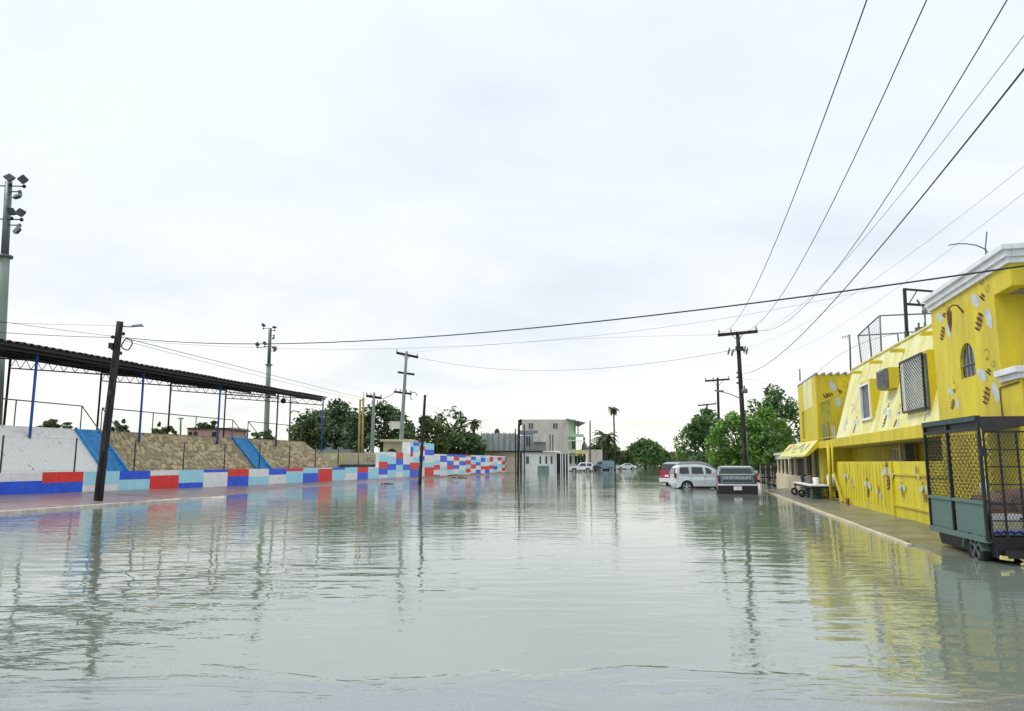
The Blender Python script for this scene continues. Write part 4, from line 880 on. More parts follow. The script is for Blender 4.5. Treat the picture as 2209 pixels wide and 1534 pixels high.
q = MB(); q.bar(RF(YA0, -.64, zlow - .04), RF(YA1, -.64, zlow - .04), .07); q.build('edge_rail', M['trim_y'], aw_t)
def fa(yf, v, l=0): # on the awning sheet
    return RF(YA0 + (YA1 - YA0) * yf, -.62 + .58 * v - .012 - l, zlow + (za_t - zlow) * v + .012)
for (c0, v0, ry, rv, mt) in ((.80, .68, .05, .16, 'orange'), (.86, .48, .05, .12, 'orange'), (.72, .82, .04, .10, 'orange'), (.90, .30, .02, .06, 'beeo'), (.52, .60, .03, .2, 'fadedart'), (.40, .66, .03, .2, 'lilac'), (.30, .55, .03, .22, 'fadedart'), (.34, .8, .03, .12, 'lilac'), (.62, .55, .03, .16, 'fadedart'), (.16, .6, .02, .3, 'fadedart'), (.22, .3, .04, .1, 'fadedart'), (.5, .25, .1, .05, 'fadedart')):
    q = MB(); pts = [fa(c0 + ry * math.cos(k * .6) * rnd.uniform(.6, 1.1), v0 + rv * math.sin(k * .6) * rnd.uniform(.6, 1.1)) for k in range(10)]; q.add(pts, [tuple(range(10))]); q.build('painted_mark', M[mt], aw_t)
# table and goods under the awning
tb = thing('market_table', 'white-topped table on the pavement under the shop awning', 'table', RF(YE + .6, -.5, .08))
ty0, ty1 = Yr(1776, -.25, 1043), Yr(1735, -.25, 1043); ztb = onR(1755, 1043, -.25)[1]
q = MB(); q.fbox(RF, ty0, ty1, -.75, -.02, ztb - .05, ztb); q.build('tabletop', M['white'], tb)
q = MB(); q.fbox(RF, ty0 + .02, ty1 - .02, -.73, -.04, ztb - .14, ztb - .051); q.build('apron', M['black'], tb)
for a in (ty0 + .15, ty1 - .15):
    for d in (-.68, -.1): q = MB(); q.bar(RF(a, d, .07), RF(a, d, ztb - .141), .06); q.build('leg', M['galv'], tb)
for k, (f, mt, nm, lab) in enumerate(((.15, 'white', 'bucket', 'white bucket on the near end of the market table'), (.42, 'sack', 'clay_pot', 'brown pot in the middle of the market table'), (.6, 'galv', 'metal_pot', 'grey metal pot on the market table, next to the brown pot'), (.82, 'black', 'black_pot', 'black pot at the far end of the market table'))):
    yv = ty0 + (ty1 - ty0) * f; q = MB(); p = RF(yv, -.4, ztb); q.tube([p, p + Vector((0, 0, .02)), p + Vector((0, 0, .26 + .05 * (k % 2))), p + Vector((0, 0, .30 + .05 * (k % 2)))], [.10, .11, .14, .12], 10); tag(q.build(nm, M[mt], None, True), lab, 'pot' if k else 'bucket')
for k, (f, mt, lab) in enumerate(((.2, 'greenp', 'dark green crate under the near end of the market table'), (.5, 'acgrey', 'grey crate under the middle of the market table'), (.78, 'greenp', 'green crate under the far end of the market table'))):
    yv = ty0 + (ty1 - ty0) * f; c = thing('crate', lab, 'crate', RF(yv, -.4, .08), 'crates under the market table')
    q = MB(); q.fbox(RF, yv - .2, yv + .2, -.58, -.2, .09, .14); q.build('base', M[mt], c)
    for zz_ in (.18, .30, .42): q = MB(); q.fbox(RF, yv - .2, yv + .2, -.60, -.57, zz_ - .035, zz_ + .035); q.fbox(RF, yv - .23, yv - .201, -.60, -.2, zz_ - .035, zz_ + .035); q.build('slat', M[mt], c)
for k, (f, d) in enumerate(((.35, -.85), (.75, -.88))):
    yv = ty0 + (ty1 - ty0) * f; p = RF(yv, d, .26); q = MB(); q.tube([p + Vector((math.cos(a) * .12, math.sin(a) * .04, math.sin(a) * .13)) for a in [j * math.pi / 8 for j in range(17)]], .05, 6)
    tag(q.build('cart_wheel', M['tyre'], None, True), ('small black wheel leaning on the near crate under the table', 'small black wheel leaning at the far end of the table')[k], 'wheel')
# seated shopkeeper in a white shirt
def person(pos, rz, lab):
    t = thing('person', lab, 'person', pos, None, rz); P_ = Vector(pos); Rz = Matrix.Rotation(rz, 3, 'Z')
    def W(x, y, z): return P_ + Rz @ Vector((x, y, z))
    J = dict(pel=(0, 0, .50), bel=(0, 0, .68), che=(0, .01, .90), nk=(0, .0, 1.06), hd=(0, -.01, 1.13), hd2=(0, -.01, 1.25), sL=(.18, 0, .99), eL=(.25, -.06, .74), hL=(.17, -.28, .66), fL=(.14, -.38, .66), sR=(-.18, 0, .99), eR=(-.25, -.06, .74), hR=(-.17, -.28, .66), fR=(-.14, -.38, .66),
             kL=(.13, -.42, .50), aL=(.14, -.44, .08), tL=(.15, -.6, .03), kR=(-.13, -.42, .50), aR=(-.14, -.44, .08), tR=(-.15, -.6, .03))
    ks = list(J); E = [('pel', 'bel'), ('bel', 'che'), ('che', 'nk'), ('nk', 'hd'), ('hd', 'hd2'), ('che', 'sL'), ('sL', 'eL'), ('eL', 'hL'), ('hL', 'fL'), ('che', 'sR'), ('sR', 'eR'), ('eR', 'hR'), ('hR', 'fR'), ('pel', 'kL'), ('kL', 'aL'), ('aL', 'tL'), ('pel', 'kR'), ('kR', 'aR'), ('aR', 'tR')]
    rad = dict(pel=.15, bel=.14, che=.15, nk=.06, hd=.09, hd2=.095, sL=.07, eL=.05, hL=.035, fL=.03, sR=.07, eR=.05, hR=.035, fR=.03, kL=.075, aL=.045, tL=.04, kR=.075, aR=.045, tR=.04)
    me = bpy.data.meshes.new('body'); me.from_pydata([tuple(W(*J[k])) for k in ks], [(ks.index(a), ks.index(b)) for a, b in E], []); o = bpy.data.objects.new('body', me); COL.objects.link(o)
    sk = o.modifiers.new('s', 'SKIN'); 
    for i, k in enumerate(ks): me.skin_vertices[0].data[i].radius = (rad[k], rad[k] * .85)
    me.skin_vertices[0].data[0].use_root = True
    o.modifiers.new('u', 'SUBSURF').levels = 1; me.materials.append(M['skin']); link(o, t)
    q = MB(); q.tube([W(0, 0, .48), W(0, 0, .68), W(0, .0, .92), W(0, 0, 1.04)], [.19, .185, .20, .08], 12); q.tube([W(.15, 0, 1.0), W(.25, -.05, .78)], .075, 8); q.tube([W(-.15, 0, 1.0), W(-.25, -.05, .78)], .075, 8); q.build('shirt', M['cloth'], t, True)
    q = MB(); q.ball(W(0, .015, 1.235), .118, seg=12, rings=8); q.build('hair', M['hair'], t, True)
    q = MB(); q.tube([W(.08, -.02, .5), W(.13, -.42, .52), W(.14, -.44, .12)], [.1, .085, .06], 8); q.tube([W(-.08, -.02, .5), W(-.13, -.42, .52), W(-.14, -.44, .12)], [.1, .085, .06], 8); q.build('trousers', M['slate'], t, True)
    q = MB(); q.ball(W(0, -.095, 1.19), .022, seg=6, rings=4); q.build('nose', M['skin'], t, True)
pv = RF(ty0 + .35, .15, .1); person(pv, R(100), 'person in a white shirt with short black hair sitting behind the market table')
q = MB(); p = pv; q.fbox(RF, ty0 + .15, ty0 + .6, -.02, .36, .42, .46); q.fbox(RF, ty0 + .2, ty0 + .25, .0, .05, .1, .419); q.fbox(RF, ty0 + .5, ty0 + .55, .0, .05, .1, .419); q.fbox(RF, ty0 + .2, ty0 + .25, .3, .35, .1, .419); q.fbox(RF, ty0 + .5, ty0 + .55, .3, .35, .1, .419)
tag(q.build('stool', M['bark']), 'low wooden stool under the person at the market table', 'stool')

# ---- beige barred house beyond
bh = thing('beige_house', 'low beige house front with tall dark barred openings beyond the shop', 'house', RF(50, 0, 0))
h0, h1 = YF + .4, Yr(1674, 0, 1020); zl = onR(1700, 1024, 0)[1]; zh = onR(1700, 990, 0)[1]
q = MB(); q.fbox(RF, h0, h1, 0, .2, -.2, zl); q.build('lower_wall', M['beige'], bh)
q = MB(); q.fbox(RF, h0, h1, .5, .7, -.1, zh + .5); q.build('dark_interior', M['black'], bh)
q = MB(); q.fbox(RF, h0, h1, 0, .25, zh, zh + .25); q.fbox(RF, h0, h1, -.1, 2.5, zh + .251, zh + .4); q.build('roof_edge', M['creamw'], bh)
for px in (1675.5, 1683, 1690.5, 1701, 1713):
    yv = Yr(px, 0, 1005); q = MB(); q.tube([RF(yv, .1, zl), RF(yv, .1, zl + .2), RF(yv, .1, zh)], [.12, .07, .07], 8) if px < 1699 else q.fbox(RF, yv - .3, yv + .1, .0, .12, zl + .002, zh - .002); q.build('pillar', M['beige'], bh)
yv = Yr(1705, 0, 1040)
for k in range(3):
    q = MB(); q.fbox(RF, yv - .3 + k * .9, yv + .3 + k * .9, -.02, -.002, .2, zl - .1); q.build('wall_panel', M['pink' if k == 0 else 'beige'], bh)
# old fence gate between pole and beige house
gt = thing('old_gate', 'weathered grey slatted gate under the tree left of the beige house', 'gate', D(1650, 1040, 52))
g0, g1 = D(1642, 1050, 52), D(1672, 1050, 52)
for k in range(9):
    p = g0.lerp(g1, k / 8); q = MB(); q.bar((p.x, p.y, -.2), (p.x, p.y, D(1650, 1004, 52).z), .07); q.build('slat', M['bark'] if k % 3 else M['greyroof'], gt)
for py in (1012, 1030): q = MB(); z_ = D(1650, py, 52).z; q.bar((g0.x, g0.y - .06, z_), (g1.x, g1.y - .06, z_), .08); q.build('cross_rail', M['black'], gt)
# roof things
def rodthing(name, lab, cat, segs, mt, r=.03, group=None, pname='rod'):
    t = thing(name, lab, cat, segs[0][0], group)
    for s_ in segs: q = MB(); q.tube(s_, r, 6); q.build(pname, M[mt], t, True)
    return t
YM = 23.5
def d_(px, py, y=YM): return D(px, py, y)
rm = rodthing('roof_mast', 'black steel mast with a rectangular side frame standing on the sloping house roof', 'mast', [[d_(1957, 742), d_(1956, 715)]], 'black', .07)
for s_, r in (([d_(1956, 715), d_(1951, 622)], .045), ([d_(1951, 624), d_(2014, 629)], .03), ([d_(2014, 629), d_(2014, 634)], .03), ([d_(1953, 656), d_(2016, 660)], .035), ([d_(1979, 626), d_(1962, 654)], .018)):
    q = MB(); q.bar(s_[0], s_[1], r * 2) if r > .02 else q.tube(s_, r, 5); q.build('frame_bar', M['black'], rm)
q = MB(); c = d_(1994, 665, YM - .1); q.tube([c, c + Vector((.0, 0, -.1)), c + Vector((.02, 0, -.2))], [.06, .09, .07], 8); q.tube([c + Vector((0, 0, -.02)), d_(1984, 655), d_(1978, 647)], [.02, .03, .04], 6); q.tube([c, c + Vector((.12, 0, .06))], .03, 5); q.build('spotlight', M['galv'], rm, True)
cg = rodthing('roof_cage', 'thin grey steel cage frame with pale mesh on the sloping house roof', 'frame', [[d_(1851, 724, 29), d_(1860, 796, 29)], [d_(1873, 703, 27), d_(1882, 784, 27)], [d_(1898, 681, 25), d_(1902, 772, 25)], [d_(1995, 677, 25), d_(1997, 720, 25)], [d_(1936, 719, 27), d_(1941, 754, 27)],
     [d_(1851, 724, 29), d_(1873, 703, 27), d_(1898, 681, 25), d_(1995, 677, 25), d_(2014, 676, 25)], [d_(1851, 724, 29), d_(1936, 719, 27), d_(1972, 716, 26)]], 'galv', .028)
q = MB()
for k in range(1, 12):
    f = k / 12; a = d_(1851, 724, 29).lerp(d_(1898, 681, 25), f); b = d_(1860, 796, 29).lerp(d_(1902, 772, 25), f); q.tube([a, b], .005, 3)
    a = d_(1851, 724, 29).lerp(d_(1860, 796, 29), f); b = d_(1898, 681, 25).lerp(d_(1902, 772, 25), f); q.tube([a, b], .005, 3)
stuff(q.build('cage_mesh', M['wiregrey'], cg))
jb = thing('junction_box', 'grey meter box with a curled black cable at the top edge of the sloping wall', 'meter box', d_(1983, 718, 21.5))
q = MB(); q.box8([d_(*p, 21.5) for p in ((1975, 731), (1985, 729))] + [d_(*p, 21.8) for p in ((1990, 727), (1980, 729))] + [d_(*p, 21.5) for p in ((1973, 707), (1996, 704))] + [d_(*p, 21.9) for p in ((2000, 704), (1978, 706))]); q.build('box', M['galv'], jb)
q = MB(); q.tube([d_(1997, 706, 21.3), d_(1984, 715, 21.3), d_(1979, 727, 21.3), d_(1984, 745, 21.2), d_(1994, 758, 21.1), d_(2001, 762, 21.0)], .03, 6); q.build('curled_cable', M['wire'], jb, True)
for px in (1982, 1995): q = MB(); q.tube([d_(px, 706, 21.5), d_(px, 696, 21.5)], .03, 5); q.build('bushing', M['galv'], jb)
t = rodthing('aerial', 'grey television aerial pole at the far end of the sloping roof', 'aerial', [[d_(1835, 800, 30), d_(1834, 752, 30), d_(1832, 722, 30)]], 'galv', .035, pname='pole')
q = MB(); q.tube([d_(1815, 728, 30), d_(1834, 723, 30)], .012, 5)
for px in (1818, 1823, 1828): q.tube([d_(px, 724, 30), d_(px + 1, 731, 30)], .01, 4)
q.build('antenna', M['galv'], t)
rodthing('aerial', 'short thin rod on the far left corner of the shop annex roof', 'aerial', [[d_(1726, 822, 42), d_(1725, 796, 42)]], 'galv', .04, pname='pole')
t = rodthing('aerial', 'bent whip aerial leaning over the white cornice of the corner house', 'aerial', [[d_(2138, 556, 16), d_(2133, 546, 16), d_(2122, 536, 16), d_(2105, 529, 16), d_(2085, 526, 16), d_(2065, 526, 16), d_(2046, 529, 16)]], 'galv', .013, pname='bent_rod')
q = MB(); q.tube([d_(2127, 560, 16), d_(2126, 530, 16), d_(2129, 500, 16)], .014, 6); q.build('upright_rod', M['galv'], t)

# ================================================================== cage trailer
A0 = G(2116, 1171 + 40, 0); YN, YFR = 12.1, 14.45
def TR(l, wdt, z):   # l along the street from the rear, w to the right
    o = Vector(((2117 - 1104.5) / 1617 * 12.1, 12.1, 0)); dl = (Vector(((2001 - 1104.5) / 1617 * YFR, YFR, 0)) - o).normalized(); dw = Vector((dl.y, -dl.x, 0))
    return o + dl * l + dw * wdt + Vector((0, 0, z))
LT = 2.42; WT = 1.25; zb0, zt0, zm = .31, 2.33, 1.0 - .02
zm = D(2110, 1085, 12.15).z; zt0 = D(2104, 902, 12.1).z; zb0 = D(2118, 1166, 12.1).z
tr = thing('cage_trailer', 'green and black steel cage trailer with mesh sides at the right edge', 'trailer', TR(0, 0, 0))
def tb_(a, b, w_, nm, mt='black', h=None): q = MB(); q.bar(TR(*a), TR(*b), w_, h); return q.build(nm, M[mt], tr, bevel=.004)
for l in (0, 1.3, LT):
    tb_((l, 0, zb0), (l, 0, zt0), .05 if l != 1.3 else .055, 'side_post')
for w_ in (WT,): tb_((0, w_, zb0), (0, w_, zt0), .06, 'side_post'); tb_((LT, w_, zb0), (LT, w_, zt0), .06, 'side_post')
tb_((0, 0, zt0), (LT, 0, zt0), .09, 'top_rail', 'dkgreen'); tb_((0, WT, zt0), (LT, WT, zt0), .06, 'top_rail'); tb_((LT, 0, zt0), (LT, WT, zt0), .06, 'top_rail'); tb_((0, 0, zt0), (0, WT, zt0), .05, 'top_rail')
tb_((0, 0, zt0 - .17), (LT, 0, zt0 - .17), .05, 'side_rail'); tb_((0, 0, zm), (LT, 0, zm), .055, 'side_rail', 'teal'); tb_((0, 0, zb0), (LT, 0, zb0), .09, 'side_rail', 'teal')
for a, b in ((.06, 1.2), (1.36, LT - .05)):
    q = MB(); q.box8([TR(a, .0, zb0 + .05), TR(b, .0, zb0 + .05), TR(b, .025, zb0 + .05), TR(a, .025, zb0 + .05), TR(a, 0, zm - .03), TR(b, 0, zm - .03), TR(b, .025, zm - .03), TR(a, .025, zm - .03)]); q.build('side_panel', M['teal'], tr, bevel=.004)
def diamond(P, lx, lz0, lz1, nm, step_=.055, r=.0035):
    q = MB(); H = lz1 - lz0; slope_ = 1.9; x = -H / slope_
    while x < lx:
        for s_ in (1, -1):
            a0, a1 = x, x + H / slope_; z0_, z1_ = (lz0, lz1) if s_ == 1 else (lz1, lz0)
            t0 = max(0, (0 - a0) / (a1 - a0)); t1 = min(1, (lx - a0) / (a1 - a0))
            if t1 > t0: q.bar(P(a0 + (a1 - a0) * t0, z0_ + (z1_ - z0_) * t0), P(a0 + (a1 - a0) * t1, z0_ + (z1_ - z0_) * t1), r * 2)
        x += step_
    return stuff(q.build(nm, M['black'], tr))
diamond(lambda l, z: TR(l, .02, z), LT, zm + .03, zt0 - .19, 'side_mesh', .062, .0026)
diamond(lambda l, z: TR(l, WT - .02, z), LT, zb0 + .03, zt0 - .19, 'far_side_mesh', .075, .003)
diamond(lambda l, z: TR(LT - .02, l, z), WT, zb0, zt0 - .19, 'front_mesh', .075, .003)
# rear door
xd = [.05, .27, .53, .80, 1.05, 1.2]; zrows = [D(2110, p, 12.1).z for p in (932, 970, 1007, 1045, 1087, 1123, 1160)]
dr = tag(bpy.data.objects.new('rear_gate', None), '', ''); del dr['label']; del dr['category']; COL.objects.link(dr); dr.parent = tr; dr.matrix_parent_inverse = parent_world(tr).inverted()
for x in xd: q = MB(); q.bar(TR(-.04, x, zrows[-1]), TR(-.04, x, zrows[0]), .028); q.build('gate_bar', M['black'], dr)
for i, z in enumerate(zrows): q = MB(); q.bar(TR(-.045, .05, z), TR(-.045, 1.2, z), .03 if i in (0, 4) else .02); q.build('gate_bar', M['black'], dr)
o_ = diamond(lambda l, z: TR(-.02, .05 + l, z), 1.15, zrows[-1], zrows[0], 'gate_mesh', .05, .0022); link(o_, dr)
q = MB(); q.box(TR(-.05, .02, D(2110, 975, 12.1).z), (.09, .06, .14), m=0); q.build('hinge', M['black'], tr)
q = MB(); q.prism([TR(-.03, 0, zt0 + .02), TR(-.03, WT, zt0 + .02), TR(-.03, WT, zt0 - .03), TR(-.03, .05, zt0 - .25)], TR(.02, 0, 0) - TR(0, 0, 0)); q.build('gable_flap', M['roofdk'], tr)
q = MB(); q.box8([TR(0.05, .02, zt0 - .16), TR(LT, .02, zt0 - .16), TR(LT, .035, zt0 - .16), TR(.05, .035, zt0 - .16), TR(0.05, .02, zt0 - .04), TR(LT, .02, zt0 - .04), TR(LT, .035, zt0 - .04), TR(.05, .035, zt0 - .04)]); q.build('underside_strip', M['roofdk'], tr)  # added dark strip, stands in for the dark underside of the roof
q = MB(); q.box8([TR(1.0, .02, zt0 + .03), TR(LT, .02, zt0 + .03), TR(LT, WT, zt0 + .03), TR(1.0, WT, zt0 + .03), TR(1.0, .02, zt0 + .05), TR(LT, .02, zt0 + .05), TR(LT, WT, zt0 + .05), TR(1.0, WT, zt0 + .05)]); q.build('roof_sheet', M['roofdk'], tr)
q = MB(); q.box8([TR(0, 0, zb0 - .03), TR(LT, 0, zb0 - .03), TR(LT, WT, zb0 - .03), TR(0, WT, zb0 - .03), TR(0, 0, zb0 + .03), TR(LT, 0, zb0 + .03), TR(LT, WT, zb0 + .03), TR(0, WT, zb0 + .03)]); q.build('floor', M['black'], tr)
q = MB(); q.box8([TR(.02, .15, .08), TR(LT, .15, .08), TR(LT, WT - .1, .08), TR(.02, WT - .1, .08), TR(.02, .1, zb0 - .031), TR(LT, .1, zb0 - .031), TR(LT, WT - .1, zb0 - .031), TR(.02, WT - .1, zb0 - .031)]); q.build('chassis', M['black'], tr)
q = MB(); q.bar(TR(-.12, .2, .17), TR(-.12, WT, .17), .10, .12); q.build('bumper_beam', M['black'], tr)
q = MB(); c = TR(-.2, .62, .20); q.box(c, (.24, .03, .14), -.2); q.build('number_plate', M['beige'], tr, bevel=.004)
for i, (a, b) in enumerate((((-.13, .1, .12), (-.13, .28, .1)), ((-.13, .36, .13), (-.13, .46, .06)), ((-.14, .38, .02), (-.14, .52, .07)), ((-.14, .52, .07), (-.14, .68, .03)), ((-.14, .68, .03), (-.14, .82, .08)))):
    q = MB(); q.bar(TR(*a), TR(*b), .035 if i else .06); q.build('loose_strap', M['yellowtape'], tr, bevel=.006)
def wheel(par, c, ax, r, wd, spokes=5, tm='tyre', rimr=.66, name='wheel', rm='rim'):
    """upright wheel: c centre, ax unit vector of the axle pointing outwards"""
    ax = Vector(ax).normalized(); up = Vector((0, 0, 1)); sx = ax.cross(up).normalized()
    w0 = bpy.data.objects.new(name, None); COL.objects.link(w0); w0.location = c; link(w0, par) if False else None
    w0.location = (0, 0, 0); w0.parent = par; w0.matrix_parent_inverse = parent_world(par).inverted()
    prof = [(-.5, .62), (-.5, .9), (-.38, .985), (0, 1), (.38, .985), (.5, .9), (.5, .68), (.40, .62)]; n = 20
    q = MB()
    for k in range(n):
        a = 2 * math.pi * k / n
        for (o, rr_) in prof: q.v.append(tuple(Vector(c) + ax * o * wd + (sx * math.cos(a) + up * math.sin(a)) * rr_ * r))
    m_ = len(prof)
    for k in range(n):
        for j in range(m_):
            j2 = (j + 1) % m_; k2 = (k + 1) % n; q.f.append((k * m_ + j, k * m_ + j2, k2 * m_ + j2, k2 * m_ + j)); q.m.append(0)
    q.build('tyre', M[tm], w0, True)
    q = MB()
    def P(a, rr_, o): return Vector(c) + ax * o * wd + (sx * math.cos(a) + up * math.sin(a)) * rr_ * r
    for k in range(spokes):
        a = 2 * math.pi * k / spokes + .3; q.box8([P(a - .5, .12, .3), P(a - .17, rimr, .3), P(a + .17, rimr, .3), P(a + .5, .12, .3), P(a - .5, .12, .42), P(a - .14, rimr, .44), P(a + .14, rimr, .44), P(a + .5, .12, .42)])
    q.tube([Vector(c) + ax * wd * .28, Vector(c) + ax * wd * .45], .16 * r, 10)
    for k in range(n):
        a, a2 = 2 * math.pi * k / n, 2 * math.pi * (k + 1) / n; q.box8([P(a, .60, .30), P(a2, .60, .30), P(a2, .70, .30), P(a, .70, .30), P(a, .60, .44), P(a2, .60, .44), P(a2, .70, .46), P(a, .70, .46)])
    q.build('rim', M[rm], w0)
    q = MB(); q.tube([Vector(c) - ax * wd * .2, Vector(c) + ax * wd * .2], .62 * r, 16); q.build('hub', M['black'], w0)
    return w0
axl = TR(0, -1, 0) - TR(0, 0, 0)
wheel(tr, TR(.62, .12, .21), axl, .32, .19, rm='galv'); wheel(tr, TR(.62, WT - .12, .21), -axl, .32, .19, rm='galv')
q = MB()
for k in range(9):
    a0 = math.pi * (.08 + .84 * k / 9); a1 = math.pi * (.08 + .84 * (k + 1) / 9); dl = (TR(1, 0, 0) - TR(0, 0, 0))
    def F_(a, r_, w_): return TR(.62 + math.cos(a) * r_, w_, .08 + math.sin(a) * r_)
    q.box8([F_(a0, .36, -.02), F_(a1, .36, -.02), F_(a1, .36, .24), F_(a0, .36, .24), F_(a0, .385, -.02), F_(a1, .385, -.02), F_(a1, .385, .24), F_(a0, .385, .24)])
q.build('mudguard', M['teal'], tr)
# load: sacks and folded woven cloth, jug
def blob(name, mt, lab, cat, c, sc, seed, grp=None, seg=18, rings=12, amp=.12):
    r2 = random.Random(seed); q = MB(); q.ball((0, 0, 0), 1, seg=seg, rings=rings)
    q.v = [tuple((Vector(v) * (1 + amp * math.sin(v[0] * 5 + seed) * math.cos(v[1] * 4 + seed) + amp * .5 * math.sin(v[2] * 9 + seed * 2)))) for v in q.v]
    Rz = Matrix.Rotation(-.2, 3, 'Z'); q.v = [tuple(Vector(c) + Rz @ Vector((v[0] * sc[0], v[1] * sc[1], v[2] * sc[2]))) for v in q.v]
    return tag(q.build(name, M[mt], None, True), lab, cat, grp)
blob('sack', 'sack', 'slumped brown sack on the left inside the cage trailer', 'sack', TR(.75, .42, zb0 + .38), (.36, .45, .34), 1, 'sacks in the trailer')
blob('sack', 'sack', 'larger brown sack at the right inside the cage trailer', 'sack', TR(.95, .88, zb0 + .42), (.36, .5, .38), 4, 'sacks in the trailer')
rg = thing('woven_blanket', 'white woven blanket with yellow, pink and blue zigzags folded in the rear of the trailer', 'blanket', TR(.2, .6, zb0))
nn_ = 40
zl0, zl1 = D(2160, 1160, 12.15).z, D(2160, 1124, 12.15).z
def sag(f): return .05 - .10 * math.sin(f * math.pi * .8)
stripes = [(0, .22, 'blue', 'zz'), (.22, .42, 'woven', ''), (.42, .60, 'yellowtape', 'zz'), (.60, .74, 'woven', ''), (.74, .86, 'redcar', 'zz'), (.86, 1.0, 'woven', '')]
q = MB(); mats_ = [M['woven'], M['blue'], M['yellowtape'], mat('pink_thread', (.65, .12, .32), .9, .1, 5), mat('brown_hem', (.28, .10, .06), .9, .1, 5)]
nz = 24
for i in range(nn_ + 1):
    f = i / nn_
    for j in range(nz + 1):
        g = j / nz; zz_ = zb0 + .06 + (zl1 - zl0) * g * 1.15 + .03 * math.sin(f * 3 + .5) ; bul = .10 * math.sin(g * math.pi)
        q.v.append(tuple(TR(.14 - bul + .02 * math.sin(f * 9), .10 + f * 1.08, zz_ + (.05 * (1 - f) * g))))
for i in range(nn_):
    for j in range(nz):
        a = i * (nz + 1) + j; g = (j + .5) / nz; c = 0
        ph = (i % 4) / 4; tri_ = abs(ph - .5) * .16
        if .12 < g + tri_ < .26: c = 1
        if .45 < g + tri_ < .58: c = 2 if i < nn_ * .45 else 3
        if .70 < g - tri_ < .78 and i > nn_ * .45: c = 3
        if g > .93 and i < 26: c = 4
        q.f.append((a, a + nz + 1, a + nz + 2, a + 1)); q.m.append(c)
ob = q.build('cloth_fold', mats_, rg, True); sm = ob.modifiers.new('t', 'SOLIDIFY'); sm.thickness = .03
jg = TR(.22, .1, zm + .12); q = MB(); q.tube([jg, jg + Vector((0, 0, .02)), jg + Vector((0, 0, .16)), jg + Vector((0, 0, .22)), jg + Vector((0, 0, .25))], [.05, .07, .07, .03, .03], 10); tag(q.build('plastic_jug', M['white'], None, True), 'small white plastic jug hanging inside the trailer mesh', 'jug')
q = MB(); q.tube([TR(.05, .04, zm + .02), TR(.02, .30, zm - .02 + .0)], .03, 6); tag(q.build('metal_tube', M['acgrey'], None), 'grey metal tube lying slanted across the trailer load', 'tube')
q = MB(); q.tube([TR(.05, .42, zm - .30), TR(.02, .66, zm - .18)], .02, 6); tag(q.build('black_stick', M['black'], None), 'black stick poking out over the sacks in the trailer', 'stick')

